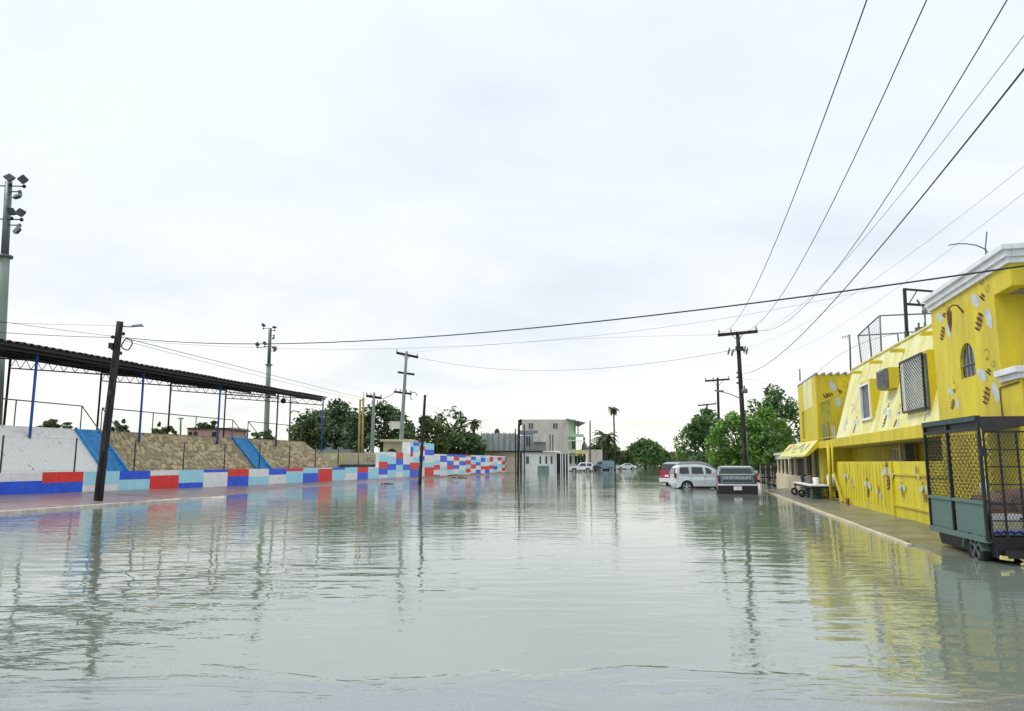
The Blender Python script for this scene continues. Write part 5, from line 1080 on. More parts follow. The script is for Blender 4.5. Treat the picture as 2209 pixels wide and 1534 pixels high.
# ================================================================== vehicles
def vehicle(name, lab, cat, pos, head, Ln, hw, low, cabp, belt, paint, wins, wheels, wr, zs, rear=None, front=None, tumble=.16, windscreens=(), group=None, nospoke=False, lowpaint=None):
    """pos: ground point under the rear axle end; x runs forward from the tail, y to the left."""
    hd = Vector((math.cos(head), math.sin(head), 0)); lf = Vector((-hd.y, hd.x, 0)); P0 = Vector(pos)
    t = thing(name, lab, cat, pos, group)
    def W(x, y, z): return P0 + hd * x + lf * y + Vector((0, 0, z))
    def width(z, x=None):
        k = hw if z <= belt else hw - (z - belt) * tumble / .5 * .9
        if x is not None: e = min(x, Ln - x); k -= max(0, .35 - e) ** 2 * .9
        return k
    def extr(poly, nm, mt, shrink=.0):
        q = MB(); cx = sum(p[0] for p in poly) / len(poly); cz = sum(p[1] for p in poly) / len(poly); n = len(poly); rings = []
        def inset(p, e):
            dx_, dz_ = cx - p[0], cz - p[1]; l_ = math.hypot(dx_, dz_); return (p[0] + dx_ / l_ * e, p[1] + dz_ / l_ * e)
        for (f, e) in ((-1, .05), (-1.0, 0), (1.0, 0), (1, .05)):
            ex = .07 if e == 0 else 0
            for p in poly:
                x, z = inset(p, e); wv = width(z, x) - ex - shrink; q.v.append(tuple(W(x, f * wv, z)))
        fs = []
        for rI in range(3):
            for k in range(n): k2 = (k + 1) % n; fs.append((rI * n + k, rI * n + k2, (rI + 1) * n + k2, (rI + 1) * n + k))
        fs += [tuple(range(n))[::-1], tuple(3 * n + k for k in range(n))]
        q.f = fs; q.m = [0] * len(fs); o = q.build(nm, M[mt], t); b = o.modifiers.new('b', 'BEVEL'); b.width = .03; b.segments = 2; b.limit_method = 'ANGLE'; b.angle_limit = R(25)
        for p in o.data.polygons: p.use_smooth = False
        return o
    # arches
    pol = []
    bx = [p for p in low]
    zb = min(p[1] for p in low)
    bottom = [(0.12, zb)]
    for wx in wheels:
        R_ = wr * 1.18
        for k in range(9):
            a = math.pi - math.pi * k / 8; bottom.append((wx + math.cos(a) * R_, max(zb, wr + math.sin(a) * R_ * .95)))
    bottom.append((Ln - .12, zb))
    top = [p for p in low if p[1] > zb + .01]
    extr(bottom + top, 'body', lowpaint or paint)
    extr(cabp, 'cabin', paint)
    q = MB(); q.box8([W(.3, -hw + .16, zb + .02), W(Ln - .3, -hw + .16, zb + .02), W(Ln - .3, hw - .16, zb + .02), W(.3, hw - .16, zb + .02), W(.3, -hw + .16, belt - .1), W(Ln - .3, -hw + .16, belt - .1), W(Ln - .3, hw - .16, belt - .1), W(.3, hw - .16, belt - .1)]); q.build('underbody', M['black'], t)
    for poly in wins:
        for sd_ in (-1, 1):
            q = MB(); cx = sum(p[0] for p in poly) / len(poly); cz = sum(p[1] for p in poly) / len(poly)
            q.add([W(x, sd_ * (width(z, x) + .004), z) for x, z in poly], [tuple(range(len(poly)))])
            q.build('side_window', M['glassdk'], t)
    for (x0, z0_, x1, z1_, off, nm) in windscreens:     # from lower to upper edge
        q = MB(); s0, s1 = width(z0_) - .13, width(z1_) - .17; q.box8([W(x0, -s0, z0_), W(x0, s0, z0_), W(x1, s1, z1_), W(x1, -s1, z1_), W(x0 + off, -s0, z0_), W(x0 + off, s0, z0_), W(x1 + off, s1, z1_), W(x1 + off, -s1, z1_)]); q.build(nm, M['glassdk'], t)
    for wx in wheels:
        for sd_ in (-1, 1): wheel(t, W(wx, sd_ * (hw - .12), wr), lf * sd_, wr, .22, 5 if not nospoke else 6)
    if rear: rear(t, W, width)
    return t, W, width
def boxp(W, x0, x1, y0, y1, z0, z1): q = MB(); q.box8([W(x0, y0, z0), W(x1, y0, z0), W(x1, y1, z0), W(x0, y1, z0), W(x0, y0, z1), W(x1, y0, z1), W(x1, y1, z1), W(x0, y1, z1)]); return q

# silver boxy car
def rear_silver(t, W, wd):
    for s in (-1, 1): q = boxp(W, -.02, .10, s * .80 - .07, s * .80 + .07, .85, 1.15); q.build('tail_lamp', M['lamp'], t, bevel=.02)
    q = boxp(W, -.07, .12, -.82, .82, .42, .62); q.build('rear_bumper', M['silver'], t, bevel=.04)
    q = boxp(W, -.015, .0, -.26, .26, .72, .86); q.build('number_plate', M['plate'], t)
    for x in (1.0, 1.8): q = boxp(W, x, x + .14, -.872, -.858, .96, .99); q.build('door_handle', M['chrome'], t)
    for x in (.98, 1.84): q = boxp(W, x, x + .014, -.866, -.856, .45, 1.0); q.build('door_gap', M['black'], t)
    for s in (-1, 1): q = boxp(W, 2.5, 2.62, s * .93 - .1, s * .93 + .1, 1.08, 1.2); q.build('wing_mirror', M['silver'], t, bevel=.02)
    q = boxp(W, .35, 1.8, -.60, -.56, 1.66, 1.69); q.build('roof_rail', M['chrome'], t)
gp_ = G(1446, 1053, 0); 
sv, W, _ = vehicle('parked_car', 'silver boxy car parked side-on in the flood beside the grey pickup', 'car', (gp_.x + .12, gp_.y, -.22), R(0), 4.0, .86,
    [(0, .24), (4.0, .24), (4.02, .72), (3.9, .90), (2.85, 1.06), (.02, 1.02), (-.02, .55)],
    [(.0, 1.0), (.05, 1.15), (.16, 1.50), (.35, 1.62), (1.3, 1.68), (1.9, 1.64), (2.3, 1.48), (2.9, 1.05)], 1.03, 'silver',
    [[(.30, 1.13), (.34, 1.46), (.40, 1.50), (.88, 1.51), (.90, 1.13)], [(1.05, 1.12), (1.05, 1.52), (1.72, 1.51), (1.78, 1.12)], [(1.92, 1.12), (1.90, 1.50), (2.15, 1.42), (2.60, 1.12)]],
    [.72, 3.15], .34, 0, rear_silver, windscreens=((-.005, 1.12, .12, 1.46, -.02, 'rear_window'), (2.88, 1.08, 2.34, 1.46, .03, 'windscreen')))
# dark red van with silver lower and roof
def rear_red(t, W, wd):
    for s in (-1, 1): q = boxp(W, -.03, .08, s * .84 - .06, s * .84 + .08, .95, 1.5); q.build('tail_lamp', M['lamp'], t, bevel=.02)
    q = boxp(W, -.08, .12, -.86, .86, .4, .68); q.build('rear_bumper', M['silver'], t, bevel=.03)
    q = boxp(W, -.02, .0, -.28, .28, .78, .92); q.build('number_plate', M['plate'], t)
    q = boxp(W, -.04, .02, -.8, .8, 1.02, 1.2); q.build('tailgate_panel', M['redcar'], t)
    for s in (-1, 1): q = boxp(W, .8, 3.2, s * .6 - .03, s * .6 + .03, 1.86, 1.90); q.build('roof_rail', M['black'], t)
gp_ = G(1424, 1046, 0)
vehicle('parked_van', 'dark red minivan with grey lower body, half hidden behind the silver car', 'van', (gp_.x + .6, gp_.y + .2, -.22), R(30), 5.0, .97,
    [(0, .34), (5.0, .34), (5.02, .8), (4.8, 1.0), (3.9, 1.15), (.02, 1.10), (-.02, .6)],
    [(.0, 1.08), (.05, 1.2), (.25, 1.72), (.55, 1.83), (2.6, 1.86), (3.2, 1.74), (4.2, 1.14)], 1.12, 'greycar',
    [[(.35, 1.2), (.48, 1.66), (1.3, 1.68), (1.3, 1.2)], [(1.42, 1.2), (1.42, 1.68), (2.4, 1.68), (2.45, 1.2)], [(2.56, 1.2), (2.54, 1.68), (3.05, 1.62), (3.75, 1.2)]],
    [.95, 4.05], .34, 0, rear_red, lowpaint='redcar', windscreens=((.0, 1.18, .20, 1.68, -.03, 'rear_window'), (4.1, 1.16, 3.3, 1.7, .03, 'windscreen')))
# grey pickup seen from behind
gp_ = G(1592, 1066, 0); hd_ = math.pi / 2 - math.atan(K) - .02
def rear_pick(t, W, wd):
    q = boxp(W, -.03, .0, -.80, .80, .90, 1.33); q.build('tailgate', M['slate'], t, bevel=.015)
    q = boxp(W, -.05, .02, -.84, .84, 1.325, 1.365); q.build('tailgate_cap', M['chrome'], t, bevel=.01)
    q = boxp(W, -.045, -.031, -.72, .72, .98, 1.05); q.build('tailgate_crease', M['black'], t)
    for s in (-1, 1): q = boxp(W, -.04, .1, s * .92 - .05, s * .92 + .05, .95, 1.28); q.build('tail_lamp', M['lamp'], t, bevel=.02)
    q = boxp(W, -.16, .06, -.98, .98, .77, .87); q.build('rear_bumper', M['chrome'], t, bevel=.03)
    q = boxp(W, -.12, .3, -.97, .97, .30, .768); q.build('bumper_skirt', M['black'], t, bevel=.02)
    q = boxp(W, -.175, -.162, -.20, .20, .56, .75); q.build('number_plate', M['plate'], t)
    for s in (-1, 1): q = boxp(W, 3.4, 3.5, s * 1.1 - .13, s * 1.1 + .13, 1.32, 1.5); q.build('wing_mirror', M['chrome'], t, bevel=.02)
    q = boxp(W, 1.3, 1.34, -.2, .2, 1.33, 1.37); q.build('spoiler_lip', M['black'], t)
    # lettering pressed into the tailgate
    cu = bpy.data.curves.new('t', 'FONT'); cu.body = 'CHEVROLET'; cu.size = .15; cu.align_x = 'CENTER'; cu.extrude = .004; ob = bpy.data.objects.new('t', cu); COL.objects.link(ob)
    bpy.context.view_layer.update(); me = bpy.data.meshes.new_from_object(ob.evaluated_get(bpy.context.evaluated_depsgraph_get())); bpy.data.objects.remove(ob)
    q = MB(); wx = max(v.co.x for v in me.vertices); 
    q.add([W(-.036 - v.co.z, -v.co.x * (.68 / wx), v.co.y + 1.13) for v in me.vertices], [tuple(p.vertices) for p in me.polygons]); q.build('tailgate_lettering', M['plate'], t)
pk, W, _ = vehicle('pickup_truck', 'slate grey pickup parked in the flood, seen squarely from behind', 'pickup', (gp_.x, gp_.y, -.36), hd_, 5.6, .99,
    [(0.02, .55), (5.6, .55), (5.62, 1.0), (5.4, 1.2), (4.2, 1.30), (1.82, 1.30), (1.8, 1.31), (.02, 1.31)],
    [(1.3, 1.28), (1.38, 1.42), (1.58, 1.68), (1.9, 1.74), (3.2, 1.73), (3.6, 1.62), (4.2, 1.29)], 1.3, 'slate',
    [[(1.7, 1.36), (1.8, 1.64), (2.6, 1.66), (2.6, 1.36)], [(2.7, 1.36), (2.7, 1.66), (3.3, 1.62), (3.8, 1.36)]],
    [1.15, 4.6], .40, 0, rear_pick, windscreens=((1.30, 1.34, 1.50, 1.63, -.012, 'rear_window'), (4.2, 1.34, 3.7, 1.60, .02, 'windscreen')))
q = MB(); q.box8([W(1.62, -.78, 1.69), W(3.3, -.78, 1.69), W(3.3, .78, 1.69), W(1.62, .78, 1.69), W(1.72, -.74, 1.755), W(3.1, -.74, 1.755), W(3.1, .74, 1.755), W(1.72, .74, 1.755)]); q.build('roof_panel', M['chrome'], pk, bevel=.02)
# far vehicles
def far_rear(t, W, wd):
    for s in (-1, 1): q = boxp(W, -.03, .06, s * .7 - .1, s * .7 + .1, .75, .95); q.build('tail_lamp', M['lamp'], t)
    q = boxp(W, -.06, .1, -.78, .78, .4, .58); q.build('rear_bumper', M['greycar'], t)
gp_ = G(1279, 1016, 0); YJ = 128; xj = (1279 - 1104.5) / 1617 * YJ
vehicle('parked_jeep', 'small white two-door off-road car parked before the shop with green balconies', 'car', (xj, YJ, -.15), R(176), 4.1, .85,
    [(0, .42), (4.05, .42), (4.08, .8), (3.95, .98), (2.7, 1.05), (.0, 1.04)], [(.0, 1.02), (.08, 1.5), (.25, 1.68), (1.9, 1.70), (2.2, 1.62), (2.75, 1.04)], 1.05, 'whitecar',
    [[(.25, 1.12), (.3, 1.52), (1.0, 1.54), (1.0, 1.12)], [(1.2, 1.12), (1.2, 1.54), (2.0, 1.54), (2.5, 1.12)]], [.85, 3.25], .38, 0, far_rear)
YS = 170; xs = (1326 - 1104.5) / 1617 * YS
vehicle('parked_sedan', 'white sedan in the flooded distance under the palms', 'car', (xs + 4.9, YS + .5, -.12), R(183), 4.7, .88,
    [(0, .3), (4.7, .3), (4.72, .6), (4.5, .78), (3.3, .95), (1.1, .98), (.05, .92)], [(.7, .95), (1.4, 1.36), (2.4, 1.42), (3.4, .94)], .95, 'whitecar',
    [[(1.1, 1.0), (1.45, 1.3), (2.1, 1.34), (2.1, 1.0)], [(2.2, 1.0), (2.2, 1.34), (2.5, 1.34), (3.1, 1.0)]], [.95, 3.75], .32, 0, far_rear)
YS = 235; xs = (1378 - 1104.5) / 1617 * YS
vehicle('parked_sedan', 'grey car parked beyond the white sedan under the far tree', 'car', (xs + 4.5, YS, .1), R(180), 4.6, .88,
    [(0, .3), (4.6, .3), (4.6, .8), (3.3, .98), (.05, .98)], [(.3, .95), (.7, 1.5), (2.2, 1.55), (3.3, .96)], .95, 'greycar', [[(.7, 1.02), (.9, 1.42), (2.1, 1.45), (2.9, 1.02)]], [.9, 3.7], .33, 0, None)
YS = 150; xs = (1296 - 1104.5) / 1617 * YS
vehicle('parked_van', 'pale blue-green box van far away between the off-road car and the white sedan', 'van', (xs + 2.6, YS, -.1), R(184), 4.4, .9,
    [(0, .35), (4.3, .35), (4.3, .9), (3.9, 1.2), (0, 1.2)], [(0, 1.18), (.05, 1.95), (2.9, 1.98), (3.3, 1.85), (3.9, 1.18)], 1.2, 'bluecar', [[(2.5, 1.3), (2.5, 1.75), (3.1, 1.75), (3.6, 1.3)]], [.9, 3.5], .34, 0, None)
for k, (px, Yk, lab) in enumerate(((1283, 140, 'dark motorcycle parked nearest the white off-road car'), (1290, 143, 'second dark motorcycle, by the pale van'))):
    x = (px - 1104.5) / 1617 * Yk; t = thing('motorcycle', lab, 'motorcycle', (x, Yk, 0), 'motorcycles by the shop')
    for dx_ in (-.65, .65): q = MB(); q.tube([Vector((x + dx_ + math.cos(a) * .27, Yk + dx_ * .1, .27 + math.sin(a) * .27)) for a in [j * math.pi / 6 for j in range(13)]], .06, 5); q.build('wheel', M['tyre'], t)
    q = MB(); q.tube([(x - .65, Yk, .3), (x - .2, Yk, .75), (x + .2, Yk, .8), (x + .65, Yk, .3)], [.05, .14, .16, .05], 6); q.tube([(x + .5, Yk, .6), (x + .42, Yk, 1.05), (x + .3, Yk - .25, 1.1)], .03, 5); q.build('frame', M['black'], t)

# ================================================================== buildings in the distance
def fbox2(q, A, B, depth, z0, z1, d0=0):      # wall box from A to B (xy), going away by depth
    A = Vector((A[0], A[1], 0)); B = Vector((B[0], B[1], 0)); dn = (B - A).normalized(); nn_ = Vector((-dn.y, dn.x, 0))
    p = [A + nn_ * d0, B + nn_ * d0, B + nn_ * (d0 + depth), A + nn_ * (d0 + depth)]
    q.box8([v + Vector((0, 0, z0)) for v in p] + [v + Vector((0, 0, z1)) for v in p])
def XY(px, Y): return ((px - 1104.5) / 1617 * Y, Y)
def ZZ(py, Y): return D(1104.5, py, Y).z
def fwin(par, p0, p1, y0, y1, Y, mt='glassdk', out=.06, frame=None, bars=False):
    f = None
    if frame:
        q = MB(); fbox2(q, XY(p0 - .7, Y), XY(p1 + .7, Y), out + .02, ZZ(y1 + .7, Y), ZZ(y0 - .7, Y), -out * .5); f = q.build('window', M[frame], par)
    q = MB(); fbox2(q, XY(p0, Y), XY(p1, Y), .1, ZZ(y1, Y), ZZ(y0, Y), -out * 1.1 if not frame else -out * .5 - .06); g = q.build('pane' if f else 'window', M[mt], f or par)
    if bars:
        q = MB(); fbox2(q, XY((p0 + p1) / 2 - .4, Y), XY((p0 + p1) / 2 + .4, Y), .05, ZZ(y1, Y), ZZ(y0, Y), -out * 1.1 - .06); q.build('window_bar', M['white'], f or par)
# white three-storey building with green balconies
YB = 138
wb = thing('balcony_building', 'cream three-storey building with mint green corner balconies', 'building', (*XY(1190, YB), 0))
q = MB(); fbox2(q, XY(1127, YB), XY(1229, YB), 12, -.2, ZZ(905, YB)); q.build('wall', M['creamw'], wb)
q = MB(); fbox2(q, XY(1229, YB + .02), XY(1243, YB), 12, -.2, ZZ(905, YB)); q.build('mint_wall', M['mint'], wb)
q = MB(); A_, B_ = XY(1222, YB), XY(1262, YB); q.box8([(A_[0], YB - 2, ZZ(906, YB)), (B_[0], YB - 2, ZZ(914, YB)), (B_[0], YB + 12, ZZ(914, YB)), (A_[0], YB + 12, ZZ(906, YB)), (A_[0], YB - 2, ZZ(904, YB)), (B_[0], YB - 2, ZZ(912.5, YB)), (B_[0], YB + 12, ZZ(912.5, YB)), (A_[0], YB + 12, ZZ(904, YB))]); q.build('roof_overhang', M['greyroof'], wb)
for px in (1241, 1248): q = MB(); fbox2(q, XY(px - 1, YB - 1.2), XY(px + 1, YB - 1.2), .16, ZZ(937, YB), ZZ(910, YB)); q.build('column', M['bark'], wb)
q = MB(); fbox2(q, XY(1226, YB - 1.4), XY(1260, YB - 1.4), 1.3, ZZ(943, YB), ZZ(937, YB)); q.build('balcony_slab', M['mint'], wb)
q = MB(); fbox2(q, XY(1226, YB - 1.4), XY(1262, YB - 1.4), 1.3, ZZ(978, YB), ZZ(971, YB)); q.build('balcony_slab', M['creamw'], wb)
for k in range(10): q = MB(); px = 1227 + k * 3.6; fbox2(q, XY(px, YB - 1.38), XY(px + .7, YB - 1.38), .06, ZZ(971, YB), ZZ(951, YB)); q.build('railing_bar', M['dkgreen'], wb)
q = MB(); fbox2(q, XY(1226, YB - 1.4), XY(1262, YB - 1.4), .06, ZZ(952, YB), ZZ(950.5, YB)); q.build('hand_rail', M['white'], wb)
q = MB(); fbox2(q, XY(1241, YB - 1.6), XY(1268, YB - 1.6), .15, ZZ(979, YB), ZZ(972, YB)); tag(q.build('shop_sign', mat('pale_yellow_sign', (.72, .62, .22), .6, .1, 3)), 'pale yellow shop sign board under the green balcony', 'sign')
fwin(wb, 1141, 1150, 913, 925, YB, bars=True); fwin(wb, 1194, 1203, 913, 925, YB, bars=True); fwin(wb, 1129, 1132, 918, 925, YB)
fwin(wb, 1234, 1241, 950, 968, YB); fwin(wb, 1229, 1233, 984, 1000, YB)
for k in range(3): fwin(wb, 1240 + k * 7, 1244 + k * 7, 984, 1000, YB)
# unfinished grey block building
YG2 = 118
gb = thing('grey_building', 'unfinished grey concrete block building with ragged parapet', 'building', (*XY(1080, YG2), 0))
q = MB(); fbox2(q, XY(1036, YG2), XY(1122, YG2), 10, -.2, ZZ(937, YG2)); q.build('wall', M['conc_wall'], gb)
for k in range(7):
    px = 1037 + k * 12.2; q = MB(); fbox2(q, XY(px, YG2), XY(px + 1.6, YG2), .35, ZZ(970, YG2), ZZ(931 + (k % 3), YG2), -.12); q.build('column', M['greyroof'], gb)
for k in range(6):
    px = 1039 + k * 12.2; q = MB(); n = 6; 
    q.prism([Vector((*XY(px, YG2 + .4), ZZ(937.2, YG2)))] + [Vector((*XY(px + 10 * j / n, YG2 + .4), ZZ(937.2, YG2) + .12 + .35 * math.sin(j * 1.1 + k))) if False else Vector((*XY(px + 10 * j / n, YG2 + .4), ZZ(936.2 - 2.4 * abs(math.sin(j * .5 + k)), YG2))) for j in range(n + 1)] + [Vector((*XY(px + 10, YG2 + .4), ZZ(937.2, YG2)))], (0, .2, 0)); q.build('ragged_parapet', M['conc_wall'], gb)
q = MB(); fbox2(q, XY(1122.5, YG2 - 2), XY(1160, YG2 - 2), 9, ZZ(985, YG2), ZZ(941, YG2)); q.build('side_wing', M['conc_wall'], gb)
q = MB(); fbox2(q, XY(1122, YG2 - 2.2), XY(1160, YG2 - 2.2), 1.9, ZZ(938, YG2), ZZ(930, YG2)); q.build('blue_grey_panel', mat('blue_grey_paint', (.22, .27, .33), .8, .15, 1), gb)
q = MB(); fbox2(q, XY(1146, YG2 - 4.3), XY(1178, YG2 - 4.3), 2, ZZ(975, YG2), ZZ(955, YG2)); q.build('block_parapet', M['greyroof'], gb)
q = MB(); fbox2(q, XY(1151, YG2 - 5), XY(1178, YG2 - 5), .6, ZZ(955, YG2), ZZ(938, YG2)); q.build('light_wall', M['creamw'], gb)
for px in (1136, 1141): fwin(gb, px, px + 2.5, 942, 962, YG2 - 2, 'black')
for px in (1180, 1186, 1192): q = MB(); fbox2(q, XY(px, YG2 - 4), XY(px + 2, YG2 - 4), .3, ZZ(975, YG2), ZZ(940, YG2)); q.build('balcony_post', M['creamw' if px == 1180 else 'black'], gb)
q = MB(); fbox2(q, XY(1176, YG2 - 4.2), XY(1196, YG2 - 4.2), 2, ZZ(976, YG2), ZZ(973, YG2)); q.build('balcony_slab', M['creamw'], gb)
wtk = thing('water_tank', 'round dark water tank on a stand above the grey block building', 'water tank', (*XY(1072, YG2 + 3), ZZ(937, YG2)))
q = MB(); c = Vector((*XY(1072, YG2 + 3), ZZ(937, YG2) - .3)); q.tube([c, c + Vector((0, 0, .9)), c + Vector((0, 0, 1.2)), c + Vector((0, 0, 1.35))], [.45, .45, .3, .1], 10); q.build('tank', M['black'], wtk, True)
# white low houses
YW = 112
wh = thing('white_house', 'low white house with green-grey base and tall narrow windows at the far water edge', 'house', (*XY(1165, YW), 0))
q = MB(); fbox2(q, XY(1126, YW), XY(1206, YW), 7, -.2, ZZ(976, YW)); q.build('wall', M['white'], wh)
q = MB(); fbox2(q, XY(1160, YW - .05), XY(1184, YW - .05), .1, -.2, ZZ(1005, YW), -.06); q.build('green_base', mat('grey_green_paint', (.22, .30, .26), .8, .15, 2), wh)
q = MB(); fbox2(q, XY(1084, YW - .4), XY(1171, YW - .4), 8, ZZ(976, YW), ZZ(972.5, YW)); q.build('flat_roof', M['black'], wh)
q = MB(); A_ = XY(1172, YW - .5); B_ = XY(1212, YW - .5); q.box8([(A_[0], YW - 1, ZZ(975, YW)), (B_[0], YW - 1, ZZ(977, YW)), (B_[0], YW + 6, ZZ(973, YW)), (A_[0], YW + 6, ZZ(971, YW)), (A_[0], YW - 1, ZZ(974, YW)), (B_[0], YW - 1, ZZ(976, YW)), (B_[0], YW + 6, ZZ(972, YW)), (A_[0], YW + 6, ZZ(970, YW))]); q.build('porch_roof', M['creamw'], wh)
for a, b, c, d in ((1135, 1141, 985, 1000), (1164, 1167, 985, 1000), (1177, 1180, 985, 1000), (1188.5, 1191.5, 985, 1000)): fwin(wh, a, b, c, d, YW, frame='creamw')
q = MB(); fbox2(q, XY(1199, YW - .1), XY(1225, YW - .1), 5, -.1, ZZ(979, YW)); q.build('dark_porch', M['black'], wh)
for px in (1199, 1209, 1213, 1219, 1225): q = MB(); fbox2(q, XY(px, YW - 1), XY(px + 1.6, YW - 1), .2, -.2, ZZ(977, YW)); q.build('porch_column', M['white'], wh)
lwh = thing('cream_shed', 'long low cream building with a thin dark roof just behind the mosaic wall', 'building', (*XY(1040, 104), 0))
q = MB(); fbox2(q, XY(932, 106), XY(1122, 110), 6, -.2, ZZ(975, 107)); q.build('wall', M['beige'], lwh)
q = MB(); fbox2(q, XY(928, 105), XY(1010, 106), 7, ZZ(974, 106), ZZ(968.5, 106)); q.build('white_roof_edge', M['white'], lwh)
q = MB(); fbox2(q, XY(1010.5, 106), XY(1126, 109), 7, ZZ(975, 107), ZZ(972, 107)); q.build('dark_roof_edge', M['black'], lwh)
for px in (945, 957, 970, 985): fwin(lwh, px, px + 4, 978, 986, 105.6, 'black', out=.3)
# cream gabled building with arch behind the wall
YC = 74
cbd = thing('cream_building', 'cream plastered building with an arched opening behind the start of the mosaic wall', 'building', (*XY(850, YC), .3))
q = MB(); fbox2(q, XY(826, YC), XY(884, YC), 5, 0, ZZ(953, YC)); q.build('wall', M['beige'], cbd)
q = MB(); fbox2(q, XY(818, YC - .6), XY(886, YC - .6), 6, ZZ(953, YC), ZZ(948, YC)); q.build('roof_slab', M['beige'], cbd)
q = MB(); c0, c1 = XY(834, YC - .03), XY(856, YC - .03); cxm = (c0[0] + c1[0]) / 2; rr_ = (c1[0] - c0[0]) / 2; q.prism([Vector((cxm + math.cos(a) * rr_, YC - .05, ZZ(976, YC) - .1 + math.sin(a) * rr_ * .9)) for a in [k * math.pi / 10 for k in range(11)]], (0, .04, 0)); q.build('arch_opening', M['black'], cbd)
q = MB(); fbox2(q, XY(868, YC - .05), XY(880, YC - .05), .1, .3, ZZ(976, YC)); q.build('doorway', M['black'], cbd)
bb = thing('billboard', 'white weathered board fixed to the three-armed concrete pole', 'billboard', D(850, 915, 75.5))
q = MB(); fbox2(q, XY(838, 75.4), XY(861, 75.4), .1, ZZ(925, 75.4), ZZ(909, 75.4)); q.build('board', M['creamw'], bb)
q = MB()
for px in (841, 849, 856): fbox2(q, XY(px, 75.4), XY(px + .8, 75.4), .06, ZZ(909, 75.4), ZZ(898, 75.4))
fbox2(q, XY(838, 75.3), XY(861, 75.3), .06, ZZ(898.5, 75.4), ZZ(897.5, 75.4)); q.build('frame', M['galv'], bb)
# mural wall inside the stadium end
mw = tag(bpy.data.objects.new('mural_wall', None), 'low cream inner wall with yellow, black and pink painted signs beyond the stone bank', 'wall'); COL.objects.link(mw)
YM2 = 67
q = MB(); fbox2(q, XY(690, YM2), XY(822, YM2), .3, 0, ZZ(977, YM2)); q.build('wall', M['beige'], mw)
q = MB(); fbox2(q, XY(732, YM2 - .4), XY(815, YM2 - .4), .3, 0, ZZ(1002, YM2)); q.build('green_base', M['dkgreen'], mw)
for (a, b, c, d, mt) in ((711, 727, 980, 994, 'yellowtape'), (714, 724, 983, 991, 'woven'), (735, 739, 980, 997, 'yellowtape'), (741, 744, 981, 992, 'yellowtape')): q = MB(); fbox2(q, XY(a, YM2), XY(b, YM2), .05, ZZ(d, YM2), ZZ(c, YM2), -.04 - (.02 if mt == 'woven' else 0)); q.build('painted_patch', M[mt], mw)
r5 = random.Random(3)
for k in range(26):
    px = 752 + (k % 9) * 6.2 + (8 if k % 9 > 3 else 0); py = 981 + (k // 9) * 6 + r5.uniform(-1, 1); q = MB(); fbox2(q, XY(px, YM2), XY(px + r5.uniform(1, 3.5), YM2), .05, ZZ(py + 1.6, YM2), ZZ(py, YM2), -.05); q.build('painted_stroke', M['fadedart' if px < 778 else 'sack'], mw)
q = MB(); fbox2(q, XY(640, 84), XY(755, 84), 6, 1, ZZ(970, 84)); q.build('t', M['greyroof'], None); bpy.data.objects['t'].name = 'grey_shed'; tag(bpy.data.objects['grey_shed'], 'long low grey roofed shed under the big dark tree', 'shed')
# pink house behind the bank
YP = 96
ph_ = thing('pink_house', 'pink flat-roofed house with a dark roof edge peeping over the first tan bank', 'house', (*XY(438, YP), 0))
q = MB(); fbox2(q, XY(400, YP), XY(480, YP), 8, 0, ZZ(926, YP)); q.build('wall', M['pink'], ph_); q = MB(); fbox2(q, XY(398, YP - .3), XY(484, YP - .3), 9, ZZ(926, YP), ZZ(923, YP)); q.build('roof_edge', M['black'], ph_)
for a, b in ((403, 410), (414, 422), (454, 463)): fwin(ph_, a, b, 932, 942, YP, 'black')
q = MB(); fbox2(q, XY(488, 120), XY(504, 120), 6, 0, ZZ(922, 120)); tag(q.build('white_block', M['creamw']), 'small pale building just left of the second blue stairway top', 'building')
q = MB(); fbox2(q, XY(669, 130), XY(755, 130), 10, 0, ZZ(887, 130)); tag(q.build('dark_block', M['greyroof']), 'dark boxy building top rising behind the left end of the big tree', 'building')
q = MB(); fbox2(q, XY(1268, 160), XY(1300, 160), 12, 0, ZZ(970, 160)); tag(q.build('far_house', M['creamw']), 'pale far house behind the motorcycles and the date palm', 'house')
q = MB(); fbox2(q, XY(1300, 200), XY(1342, 200), 12, 0, ZZ(975, 200)); tag(q.build('far_house', M['conc_wall']), 'grey far house behind the white sedan', 'house')
q = MB(); A_ = XY(1020, 125); B_ = XY(1042, 125); q.prism([Vector((A_[0], 125, 0)), Vector((B_[0], 125, 0)), Vector((B_[0], 125, ZZ(944, 125))), Vector((A_[0], 125, ZZ(931, 125)))], (0, 8, 0)); tag(q.build('sloped_house', M['creamw']), 'pale house with a sloping roof left of the grey block building', 'house')

